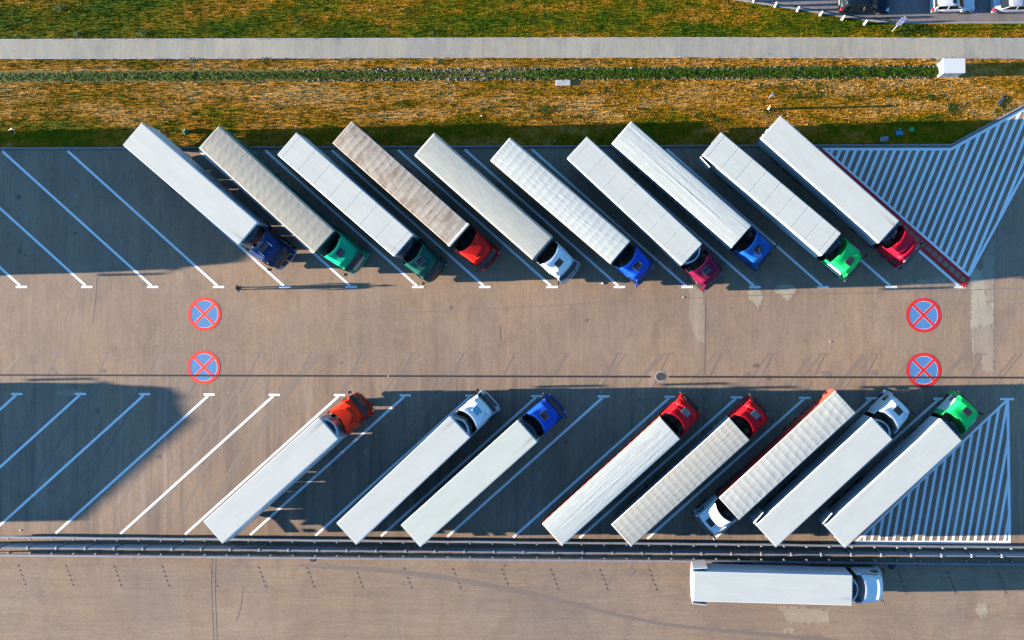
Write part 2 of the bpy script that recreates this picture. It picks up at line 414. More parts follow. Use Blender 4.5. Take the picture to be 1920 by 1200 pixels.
# red ladder along the last bay
lad = MB(); band(lad, P(1539,279.5), P(1814.5,521.5), .26, .013); band(lad, P(1519,279), P(1807,535), .26, .014); band(lad, P(1817,518.5), P(1806,539), .27, .015)
obj('red_ladder_border', lad, M_redp, yard)
a0, a1 = Vector(P(1539,281)), Vector(P(1815,522.5)); b0, b1 = Vector(P(1515,281)), Vector(P(1806,536))
n = 26
for k in range(1, n):
    s = k/n; pa = a0.lerp(a1, s); q = b0.lerp(b1, min(1, s+.006))
    obj('ladder_rung', band(MB(), tuple(pa), tuple(q), .13, .0085), M_redp, yard)
band_l = MB(); band(band_l, P(1507,279.5), P(1797,535.5), .20, .0082); obj('bay_line', band_l, M_white, yard)

# faint blacked-out lines of an older layout
old = MB()
for i in range(22):
    x0 = -60+4.43*i
    for k in range(5):
        yy = -22.35-.42*k; xx = x0+.16*k
        for j in range(2): old.add([(xx+.09*j-.12,yy-.1*j,.004),(xx+.09*j+.02,yy-.1*j,.004),(xx+.09*j+.14,yy-.1*j-.22,.004),(xx+.09*j,yy-.1*j-.22,.004)], [(3,2,1,0)])
    old.add([(x0+.6,-24.35,.004),(x0+1.25,-24.35,.004),(x0+1.25,-24.47,.004),(x0+.6,-24.47,.004)], [(3,2,1,0)])
tag(obj('old_marking', old, M_dark, road), kind='stuff')
old = MB()
for i in range(23):
    x0 = -60+4.5*i
    for k in range(30):
        if random.random() < .22: continue
        yy = -6.2-.42*k; xx = x0+.165*k+random.uniform(-.05, .05)
        old.add([(xx-.1,yy,.003),(xx+.05,yy,.003),(xx+.16,yy-.2,.003),(xx+.02,yy-.2,.003)], [(3,2,1,0)])
tag(obj('old_marking', old, M_dark2, yard), kind='stuff')
M_faint = paint('faint_old_paint', (.225, .165, .125), .9)
old = MB()
for i in range(20):
    x0 = -52+4.65*i
    old.add([(x0-.5,-2.95,.0035),(x0+.45,-2.95,.0035),(x0+.45,-3.07,.0035),(x0-.5,-3.07,.0035)], [(3,2,1,0)])
    band(old, (x0, -3.07), (x0-.95, -4.95), .13, .0035); band(old, (x0-1.15, -5.4), (x0-1.8, -6.7), .13, .0035)
tag(obj('old_marking', old, M_faint, yard), kind='stuff')
# tyre marks
def trail(pts, w, mat, z, par, name='tyre_mark'):
    q = [Vector(P(*p)) for p in pts]; mb = MB(); L = []
    for i, p in enumerate(q):
        d = (q[min(i+1, len(q)-1)]-q[max(i-1, 0)]).normalized(); n = Vector((-d.y, d.x))*w/2
        L.append((p-n, p+n))
    for a, b in zip(L[:-1], L[1:]): mb.add([(*a[0], z), (*b[0], z), (*b[1], z), (*a[1], z)], [(0,1,2,3)])
    return obj(name, mb, mat, par)
M_crack = paint('soil_in_joint', (.27, .19, .13), 1.0)
M_tread = paint('faint_tyre_tread', (.24, .172, .118), 1.1)
M_tyremark = paint('rubber_mark', (.20, .148, .115), .8)
trail([(560,1060),(620,1063),(690,1066),(760,1072),(840,1083),(920,1097),(1000,1113),(1080,1134),(1160,1154),(1240,1170),(1320,1179),(1420,1188),(1540,1199),(1660,1212)], .30, M_tyremark, .005, road)
trail([(590,1064),(640,1067),(700,1071),(770,1078),(850,1090),(930,1104),(1000,1118)], .10, M_tyremark, .006, road)
trail([(640,588),(760,586),(880,581),(1000,575),(1120,568),(1240,562),(1360,556),(1480,552),(1700,548),(1920,540)], .08, M_faint, .0062, yard, 'surface_crack')
for q in ([(397,1045),(395,1080),(396,1120),(400,1200)], [(404,1040),(402,1100),(406,1200)], [(455,1105),(450,1140),(442,1165)], [(180,520),(178,560),(172,605)], [(1322,560),(1321,640),(1320,700)], [(936,610),(938,640)]):
    trail(q, .10, M_crack, .0064, road if q[0][1] > 1030 else yard, 'surface_crack')
for i in range(22):
    x0 = -60+93*i*1.0
    for dx, w in ((0, .16), (9, .14), (17, .10)):
        if random.random() < .25: continue
        jx = random.uniform(-8, 8); k = random.uniform(.9, 1.15)
        trail([(x0+dx+jx,664),(x0+dx+jx-33*k,705),(x0+dx+jx-72*k,760),(x0+dx+jx-130*k,858),(x0+dx+jx-186*k,960)][(0 if random.random() < .6 else 1):], w*1.5, M_tread, .0010+.0012*random.random(), yard)
M_oil = paint('oil_stain', (.15, .115, .09), 1.0)
def blob(x, y, r, par=yard, mat=M_oil, z=.0045):
    z += .0012
    cx, cy = P(x, y); n = 14; q = []
    for i in range(n):
        rr = r*random.uniform(.55, 1.2); q.append((cx+rr*math.cos(i/n*2*math.pi), cy+rr*.8*math.sin(i/n*2*math.pi)))
    obj('oil_stain', MB().flat(q, z), mat, par)
for q in ((35,370,.3),(96,318,.35),(100,316,.2),(206,296,.15),(38,470,.28),(142,438,.18),(48,478,.2),(282,470,.2),(845,576,.2),(1418,685,.3),(1100,600,.2),(182,770,.3),(298,856,.3),(640,680,.15),(1062,830,.25),(1200,750,.4),(1400,702,.35),(1440,708,.3),(1640,700,.35),(1548,702,.4),(105,700,.2),(195,695,.25),(945,1060,.15),(1180,1072,.6),(609,1060,.35)):
    blob(*q, par=road if q[1] > 1030 else yard, mat=M_faint if q[2] > .33 else M_oil, z=.0045+.0003*random.random())

# drain channel with its gratings
drain = tag(empty('drain_channel', 0, -5.1), kind='structure')
ga = MB().box(-.985, .985, -.085, .085, 0, .012)
for k in range(19): ga.box(-.95+.1*k, -.90+.1*k, -.06, .06, .012, .018)
gm = ga.mesh('grate'); gm.materials.append(M_grate)
gx0, gx1 = P(1219,705)[0], P(1253,705)[0]
x = gx0-1
while x > -75: obj('grate', gm, None, drain, mw=Matrix.Translation((x, 0, 0))); x -= 2.0
x = gx1+1
while x < 60: obj('grate', gm, None, drain, mw=Matrix.Translation((x, 0, 0))); x += 2.0

# manhole covers
def manhole(px, py, r, label):
    x, y = P(px, py); t = empty('manhole_cover', x, y); tag(t, label, 'manhole cover')
    n = 28; o_ = [(math.cos(i*2*math.pi/n), math.sin(i*2*math.pi/n)) for i in range(n)]
    obj('frame', MB().loft([[(a*r, b*r, 0) for a, b in o_], [(a*r, b*r, .012) for a, b in o_]]), M_conc if 'drain' in label else M_iron, t)
    lid = MB().loft([[(a*r*.82, b*r*.82, .012) for a, b in o_], [(a*r*.82, b*r*.82, .02) for a, b in o_]])
    for i in range(-3, 4):
        w = math.sqrt(max(.0, 1-(i/4.2)**2))*r*.72; lid.box(-w, w, i*r*.19-.02, i*r*.19+.02, .02, .028)
    obj('lid', lid, M_iron, t)
manhole(1238, 706, .47, 'round brown iron manhole cover in the gap of the long drain channel')
manhole(586, 1047.5, .30, 'dark round manhole cover on sunlit paving just below the guard rail')
manhole(1671.5, 1060.5, .36, 'dark round manhole cover in shade just above the white lorry cab')

# painted no-stopping roundels
def roundel(px, py, rx, label, mats, cross=45, g='round no-stopping markings painted on the paving'):
    x, y = P(px, py); t = empty('no_stopping_marking', x, y); tag(t, label, 'road marking', g)
    r = rx; n = 56; ri = r*.82
    cs = [(math.cos(i*2*math.pi/n), math.sin(i*2*math.pi/n)) for i in range(n)]
    obj('blue_disc', MB().flat([(a*ri, b*ri) for a, b in cs], .004), mats[1], t)
    wr = MB(); 
    for i in range(n):
        a, b = cs[i], cs[(i+1) % n]; wr.add([(a[0]*ri*1.0, a[1]*ri*1.0, .0055), (b[0]*ri, b[1]*ri, .0055), (b[0]*ri*.98, b[1]*ri*.98, .0055), (a[0]*ri*.98, a[1]*ri*.98, .0055)], [(3,2,1,0)])
    obj('white_rim', wr, M_white, t)
    rg = MB()
    for i in range(n):
        a, b = cs[i], cs[(i+1) % n]; rg.add([(a[0]*r, a[1]*r, .0107), (b[0]*r, b[1]*r, .0107), (b[0]*ri, b[1]*ri, .0107), (a[0]*ri, a[1]*ri, .0107)], [(3,2,1,0)])
    obj('red_ring', rg, mats[0], t)
    wc = MB(); c = MB()
    for k, s in enumerate((math.radians(cross), math.radians(180-cross))):
        e = (math.cos(s)*(ri+.02), math.sin(s)*(ri+.02)); band(wc, (-e[0], -e[1]), e, r*.180, .0068+.0008*k); band(c, (-e[0], -e[1]), e, r*.155, .0085+.001*k)
    obj('white_cross_edge', wc, M_white, t); obj('red_cross', c, mats[0], t)
MR = (M_redp2, M_bluep); MR2 = (M_redp, M_bluep)
roundel(383.2, 589, 1.52, 'worn orange-red and blue no-stopping roundel just below the walking person', MR)
roundel(382, 688.7, 1.52, 'worn orange-red and blue no-stopping roundel crossed by the drain channel, far left of the yard', MR)
roundel(1731.5, 591, 1.54, 'bright red and blue no-stopping roundel above the drain, below the red cab lorry', MR2)
roundel(1731.5, 694, 1.54, 'bright red and blue no-stopping roundel on the drain, above the green cab lorry', MR2)

# ------------------------------------------------------------------ crash barriers and the panel fence
def line_y(y0, y1): return lambda x: y0+(y1-y0)*(x+57.25)/92.6
def barrier(name, label, fy, zc, side, spacing=2.0, wav=.02, seed=1):
    r = random.Random(seed); t = empty(name, -58, fy(-58)); tag(t, label, 'guard rail'); ox, oy = -58, fy(-58)
    post = MB(); 
    post.box(-.05, .05, -.01, .01, 0, zc+.17); post.box(-.05, -.035, -.04, .04, 0, zc+.17); post.box(.035, .05, -.04, .04, 0, zc+.17)
    post.box(-.07, .07, .05*side-.045, .05*side+.045, zc-.17, zc+.19)
    pm = post.mesh('post'); pm.materials.append(M_galv)
    x = -58.0; yo = 0; xs = []
    while x < 40:
        xs.append((x, fy(x)+r.uniform(-wav, wav)))
        obj('post', pm, None, t, mw=Matrix.Translation((x-ox, xs[-1][1]-oy, 0))); x += spacing
    prof = [(-.02, -.155), (.055, -.13), (.055, -.09), (-.025, -.03), (-.025, .03), (.055, .09), (.055, .13), (-.02, .155)]
    for i in range(0, len(xs)-2, 2):
        ring = []
        seg = [xs[i], xs[i+1], xs[i+2]]
        mb = MB(); rings = []
        for j, (px_, py_) in enumerate(seg):
            off = -.13*side
            pr = [(px_-ox+(-.0 if j < 2 else -.01), py_-oy+off+a, zc+b) for a, b in prof]
            pr += [(q[0], q[1]-.10, q[2]) for q in pr[::-1]]
            rings.append(pr)
        mb.loft(rings); obj('rail', mb, M_rail, t)
barrier('guard_rail', 'galvanised guard rail along the lower edge of the lorry bays', line_y(-19.85, -20.12), .62, -1, seed=3)
barrier('guard_rail', 'galvanised guard rail facing the lower road, below the panel fence', line_y(-21.22, -21.35), .60, 1, wav=.008, seed=5)
M_panel = simple('weathered_grey_panel', (.52, .49, .50), .75, var=.15, scale=.8)
M_panel2 = simple('grey_cap_rail', (.20, .21, .24), .7, var=.1)
M_sticker = simple('pale_panel_patch', (.62, .60, .66), .6)
ff = line_y(-20.47, -20.60); fe = tag(empty('panel_fence', -58, ff(-58)), 'long low fence of grey panels between the two guard rails', 'fence')
x = -58.9; FH = 1.72; PW = 2.62
pn = MB().box(.05, PW-.05, -.03, .03, .08, FH-.05); pnm = pn.mesh('panel'); pnm.materials.append(M_panel)
cpm = MB().box(.0, PW, -.045, .045, FH-.05, FH+.0).mesh('cap_rail'); cpm.materials.append(M_panel2)
pom = MB().box(-.06, .06, -.13, .13, 0, FH+.03).mesh('post'); pom.materials.append(M_galv)
while x < 40:
    y = ff(x)-ff(-58)
    obj('panel', pnm, None, fe, mw=Matrix.Translation((x+58, y, 0))); obj('cap_rail', cpm, None, fe, mw=Matrix.Translation((x+58, y, 0)))
    obj('post', pom, None, fe, mw=Matrix.Translation((x+58, y, 0))); x += PW
for px_, w in ((14, 1.1), (655, .95), (1750, .55), (1245, .5)):
    X = P(px_, 1028, 1.2)[0]; obj('sticker', MB().box(X+58, X+58+w, .032+ff(X)-ff(-58), .036+ff(X)-ff(-58), 1.05, 1.5), M_sticker, fe)
# ------------------------------------------------------------------ lorries
def paintmat(key, col, rough=.32, coat=.4):
    return simple('paint_'+key, col, .5, 0, var=.10, scale=1.6, coat=0, spec=.18)
def roofmat(key, base, kind='clean', soot=0.0):
    if 'roof_'+key in _mc: return _mc['roof_'+key]
    m, t, b = newmat('roof_'+key); o = objc(t)
    n = noise(t, mapping(t, o, (.35, 1.2, 1)), 1.0, 4, .6)
    col = mix(t, 1, base, ramp(t, n, [(.3, .96), (.7, 1.03)]), 'MULTIPLY')
    s = nd(t, 'ShaderNodeSeparateXYZ'); t.links.new(o, s.inputs[0])
    if kind == 'clean':
        d = noise(t, mapping(t, o, (.5, 3.5, 1), loc=(sum(map(ord, key)) % 17, 2, 0)), 1.0, 5, .68, .4)
        col = mix(t, 1, col, ramp(t, d, [(.34, (.94, .935, .925)), (.52, (1, 1, 1))]), 'MULTIPLY')
        sp = noise(t, o, 3.5, 3, .6); col = mix(t, ramp(t, sp, [(.69, 0), (.76, .22)]), col, (.25, .23, .2))
    if soot:
        f = mth(t, 'MULTIPLY', ramp(t, mth(t, 'MULTIPLY_ADD', s.outputs[0], 1/3.2, 1.0), [(0, 0), (.5, .25), (1, 1)]),
                ramp(t, mth(t, 'ABSOLUTE', mth(t, 'ADD', s.outputs[1], .72 if soot > 0 else -.72)), [(0, 1), (.24, 0)]))
        f = mth(t, 'MULTIPLY', f, mth(t, 'MULTIPLY', noise(t, mapping(t, o, (.8, 5, 1)), 1.0, 3, .6), 1.5, clamp=True))
        col = mix(t, mth(t, 'MULTIPLY', f, abs(soot)), col, (.06, .055, .05))
    if kind == 'tarp':
        d = noise(t, mapping(t, o, (1.2, 3.0, 1)), 1.0, 5, .7, .5)
        col = mix(t, 1, col, ramp(t, d, [(.3, .90), (.7, 1.05)]), 'MULTIPLY')
    if kind == 'stained':
        d = noise(t, mapping(t, o, (1.6, .55, 1)), 1.0, 5, .65, .6)
        col = mix(t, ramp(t, d, [(.46, 0), (.66, .75)]), col, (.25, .165, .095))
        d2 = noise(t, mapping(t, o, (2.2, 1.6, 1), loc=(4, 1, 0)), 1.0, 3, .6)
        col = mix(t, ramp(t, d2, [(.62, 0), (.76, .6)]), col, (.16, .12, .09))
    t.links.new(col, b.inputs['Base Color']); b.inputs['Roughness'].default_value = .55 if kind == 'clean' else .8
    f2 = noise(t, mapping(t, o, (1.5, 6, 1)), 1.0, 4, .7)
    bump(t, b, f2, .15 if kind == 'clean' else .5, .01 if kind == 'clean' else .02)
    _mc['roof_'+key] = m; return m

TL_, HW, TH = 13.6, 1.275, 4.0
wheel_m = {}
def wheel_meshes():
    n = 20; r = .50
    t = MB(); cs = [(math.cos(i*2*math.pi/n), math.sin(i*2*math.pi/n)) for i in range(n)]
    t.loft([[(a*k*r, y, b*k*r) for a, b in cs] for y, k in ((-.16, .9), (-.12, 1), (.12, 1), (.16, .9))])
    m1 = t.mesh('tyre'); m1.materials.append(M_rubber); m1.polygons.foreach_set('use_smooth', [True]*len(m1.polygons))
    q = MB().loft([[(a*k*r, y, b*k*r) for a, b in cs] for y, k in ((.155, .62), (.172, .60), (.10, .45), (.12, .2))])
    m2 = q.mesh('rim'); m2.materials.append(M_rim); return m1, m2
TY, RM = wheel_meshes()
def wheel(par, x, y, mw0=Matrix()):
    s = 1 if y > 0 else -1
    o = obj('wheel', TY, None, par, mw=mw0 @ Matrix.Translation((x, y, .5)) @ Matrix.Rotation(0 if s > 0 else math.pi, 4, 'Z'))
    obj('rim', RM, None, o)

def tarp_roof(L, hw, style, seed):
    nx, ny = (260, 36) if style != 'smooth' else (140, 24)
    r = np.random.default_rng(seed)
    u = np.linspace(0, 1, nx)[:, None]; v = np.linspace(-1, 1, ny)[None, :]
    X = -L*u+0*v; Y = hw*v+0*u; Z = np.zeros_like(X)
    Z += .03*(1-v**2)                                      # camber
    def wav(amp, fx, fy, n=14, a=0.0):
        z = 0
        for k in range(n):
            ph = r.uniform(0, 6.28); k1 = fx*r.uniform(.5, 1.6); k2 = fy*r.uniform(.5, 1.6)*r.choice([-1, 1])
            z = z+np.sin(k1*X+k2*Y+ph+a*np.sin(.7*X+ph))
        return amp*z/n**.5
    edge = np.clip((1-np.abs(v))/.12, 0, 1)
    if style == 'ribs':                                    # cloth pulled over cross bows, sagging between
        pitch = .66; ph = (X/pitch) % 1
        Z -= .0075*(np.sin(np.pi*ph)**.8+.4*ph)*edge; Z += wav(.0016, 3, 6)*edge
        Z -= .0015*np.exp(-((Y)/.06)**2)
    elif style == 'grid':
        pitch = .62; Z -= .0055*np.sin(np.pi*((X/pitch) % 1))*edge
        for yy in (-.42, .42): Z += .005*np.exp(-((Y-yy)/.04)**2)
        Z += wav(.0016, 1.0, 22, 20, 1.0)*edge
    elif style == 'long':                                  # long loose folds
        for k in range(26):
            y0 = r.uniform(-1.1, 1.1); a = r.uniform(-.02, .02); x0 = r.uniform(-L, 0); w = r.uniform(.03, .07); ln = r.uniform(2.5, 7)
            Z += r.uniform(.002, .0065)*np.exp(-((Y-y0-a*(X-x0))/w)**2)*np.exp(-((X-x0)/ln)**2)
        Z += wav(.0011, .8, 14)*edge
    elif style == 'wrinkled':
        pitch = .68; Z -= .005*np.sin(np.pi*((X/pitch) % 1))*edge
        Z += wav(.0013, 1.2, 16, 16, 1.5)*edge
        for k in range(7):
            x0 = r.uniform(-L, -1); y0 = r.uniform(-.6, .6); s = r.uniform(-.45, .45)
            Z += .0055*np.exp(-((Y-y0-s*(X-x0))/.05)**2)*np.exp(-((X-x0)/2.0)**2)
    elif style == 'mottled':
        pitch = .8; Z -= .0045*np.sin(np.pi*((X/pitch) % 1))*edge
        Z += wav(.0013, 8, 5, 18)*edge
    elif style == 'smooth':
        for xx in (-3.2, -6.4, -9.6): Z += .003*np.exp(-((X-xx)/.06)**2)
        for yy in (-.4, .45): Z += .003*np.exp(-((Y-yy)/.05)**2)
        Z += wav(.0007, 2, 3)
    # turn the cloth down over the edges
    V = np.stack([X, Y, Z], -1).reshape(-1, 3); Fc = grid(nx, ny)[:, ::-1]
    i = np.arange(nx*ny).reshape(nx, ny)
    ring = np.concatenate([i[:, 0], i[-1, 1:], i[-2::-1, -1], i[0, -2:0:-1]])
    n0 = len(V); low = V[ring].copy(); low[:, 2] = -.13; low[:, 0] += np.sign(low[:, 0]+L/2)*.004; low[:, 1] *= 1.002
    V = np.concatenate([V, low]); m = len(ring); k = np.arange(m)
    Fc = np.concatenate([Fc, np.stack([ring[k], ring[(k+1) % m], n0+(k+1) % m, n0+k], -1)])
    return V, Fc

def make_trailer(root, s, seed):
    """trailer in the root frame: front wall at x=0, rear at x=-L, y to the left"""
    L, hw, top = s.get('L', 13.6), s.get('hw', HW), 4.0
    side = s['side']; kind = s['kind']; rf = s['roof']
    w = MB()
    if kind == 'box':
        body = MB(); b = .05
        body.bbox(-L, 0, -hw, hw, 1.12, top-.03, .045); obj('cargo_box', body, side, root)
        npan = s.get('panels', 0)
        if npan:
            e = [0]+[-.45-(L-.9)*k/(npan-2) for k in range(npan-1)]+[-L]
            for a, b_ in zip(e[:-1], e[1:]):
                obj('roof_panel', MB().bbox(b_+s.get('gap', .02), a, -hw+.05, hw-.05, top-.03, top, .015), rf, root)
        else:
            obj('roof_panel', MB().bbox(-L+.03, -.03, -hw+.04, hw-.04, top-.03, top, .02), rf, root)
            for yy in (-hw+.03, hw-.03): obj('roof_edge', MB().box(-L+.05, -.05, yy-.025, yy+.025, top-.028, top-.008), M_galv if s.get('metaledge') else side, root)
        # rear frame
        fr = MB()
        for yy in (-hw, hw-.07): fr.box(-L-.03, -L+.02, yy, yy+.07, 1.0, top-.02)
        fr.box(-L-.032, -L+.018, -hw+.07, hw-.07, top-.12, top-.018); fr.box(-L-.031, -L+.0, -hw+.07, hw-.07, 1.0, 1.16)
        obj('rear_frame', fr, s.get('framemat', M_galv), root)
    else:
        body = MB(); body.box(-L, 0, -hw+.02, hw-.02, 1.15, 1.32); obj('load_deck', body, M_chassis, root)
        for sg in (-1, 1):                                  # curtains with shallow vertical folds
            nx = 160; xs = np.linspace(0, -L, nx); off = .014*np.sin(xs*9+seed)+.008*np.sin(xs*23+1)
            V = []; 
            for z, e in ((1.05, 1.0), (1.3, 1.0), (2.6, 1.2), (3.87, .3)):
                for x, d in zip(xs, off): V.append((x, sg*(hw-.02+d*e), z))
            V = np.array(V); g = grid(4, nx)
            me = npmesh('side_curtain', V, g if sg < 0 else g[:, ::-1], side, True); obj('side_curtain', me, None, root)
        obj('front_wall', MB().box(-.05, .0, -hw+.04, hw-.04, 1.1, top-.05), s.get('front', side), root)
        V, Fc = tarp_roof(L, hw, s['style'], seed); V = V.copy(); V[:, 2] += top-.05
        me = npmesh('roof_tarp', V, Fc, rf, False)
        me.polygons.foreach_set('use_smooth', np.ones(len(me.polygons), bool)); obj('roof_tarp', me, None, root)
        rail = s.get('rail')
        if rail:
            for sg in (-1, 1): obj('top_rail', MB().box(-L, 0, sg*hw-.03+(.03*sg), sg*hw+.03+(.03*sg), top-.22, top-.06), rail, root)
        if s.get('stakes'):
            for sg in (-1, 1):
                for k in range(8):
                    x = -.3-k*(L-.6)/7; obj('side_stake', MB().box(x-.05, x+.05, sg*(hw+.03)-.03, sg*(hw+.03)+.03, 1.1, 3.85), M_chassis, root)
            obj('front_bow', MB().bbox(-.12, .10, -hw-.03, hw+.03, top-.25, top+.05, .04), roofmat('bow', (.62, .56, .48), 'tarp'), root)
    # rear doors
    dm = s.get('doormat', side)
    for sg in (-1, 1):
        d = MB(); dw = hw-.04
        d.box(-dw+.02, 0, -.025, .025, 0, 2.78)
        for q in (() if s.get('open') else (.3, .75)): d.cyl((-dw*q, -.05, .05), (-dw*q, -.05, 2.75), .016, .016, 6)
        hinge = Matrix.Translation((-L-.035, sg*(hw-.02), 1.16))
        if s.get('open') and (s['open'] == 2 or sg == s.get('openside', 1)):
            A_ = math.radians(s.get('openang', 7))*sg
            mw = Matrix.Translation((-L-.03, sg*(hw+.20), 1.16)) @ Matrix.Rotation(A_, 4, 'Z') @ (Matrix.Rotation(math.pi, 4, 'Z'))
        else:
            mw = hinge @ Matrix.Rotation(math.radians(90)*sg, 4, 'Z') if sg > 0 else hinge @ Matrix.Rotation(math.radians(-90), 4, 'Z')
        if s.get('openlid') and False: pass
        obj('rear_door', d, dm, root, mw=mw)
    # running gear
    ch = MB()
    for yy in (-.5, .42): ch.box(-L+.1, -.4, yy, yy+.08, .75, 1.12)
    for k in range(10): ch.box(-L+.5+k*1.3, -L+.58+k*1.3, -hw+.06, hw-.06, 1.0, 1.11)
    obj('chassis', ch, M_chassis, root)
    for x in (-8.6, -9.91, -11.22):
        for yy in (-1.05, 1.05): wheel(root, x, yy)
        if x < -11:
            for sg in (-1, 1): obj('mudflap', MB().box(x-.66, x-.63, sg*1.03-.2, sg*1.03+.2, .22, 1.03), M_plastic, root)  # flaps added to trim the sun patch behind the last wheels
        for sg in (-1, 1): obj('mudguard', MB().box(x-.58, x+.58, sg*1.05-.18, sg*1.05+.18, 1.03, 1.06), M_plastic, root)
    for yy in (-.75, .75):
        obj('landing_leg', MB().box(-2.9, -2.78, yy-.06, yy+.06, .08, 1.1).box(-2.98, -2.7, yy-.14, yy+.14, .02, .08), M_chassis, root)
    for sg in (-1, 1):
        g = MB()
        for z in (.36, .62, .88): g.box(-8.0, -3.0, sg*1.2-.015, sg*1.2+.015, z, z+.25)
        obj('side_guard', g, M_galv, root)  # boards set nearly edge to edge to block low sun under the trailer
    obj('pallet_box', MB().bbox(-7.4, -5.2, -.95, .95, .45, .95), M_plastic, root)
    rb = obj('rear_bumper', MB().box(-L-.06, -L+.06, -hw+.05, hw-.05, .52, .68), M_galv, root)
    for sg in (-1, 1): obj('tail_light', MB().box(-L-.11, -L-.06, sg*1.0-.2, sg*1.0+.2, .75, .9), M_lampred, root)
    # refrigeration unit
    if s.get('reefer'):
        c = s['reefer']; n = 14; D, w_ = c.get('d', .55), 1.02
        arc = [(0.0, -w_)]+[(D*(1-(abs(-1+2*i/n))**2.2)*.85+.12*D, (-1+2*i/n)*w_) for i in range(n+1)]+[(0.0, w_)]
        ru = obj('refrigeration_unit', MB().prism(arc, 1.9, 3.80), c['mat'], root)
        a2 = [(.035, -w_+.12)]+[(max(.04, (D*(1-(abs(-1+2*i/n))**2.2)*.85+.12*D)-.10), (-1+2*i/n)*(w_-.14)) for i in range(n+1)]+[(.035, w_-.12)]
        obj('fan_grille', MB().prism(a2, 3.80, 3.815), M_plastic, ru)
        tt = MB()
        for k in range(7): tt.box(.03, .09, -w_+.2+k*.26, -w_+.3+k*.26, 3.815, 3.83)
        tag(obj('grille_clip', tt, side, ru), kind='stuff')
    else:
        u = MB()
        for yy in (-.5, -.38, .44, .58): u.tube([(0, yy, 2.0), (.25, yy, 1.55), (.5, yy, 1.5)], .018)
        obj('air_hose', u, M_plastic, root)

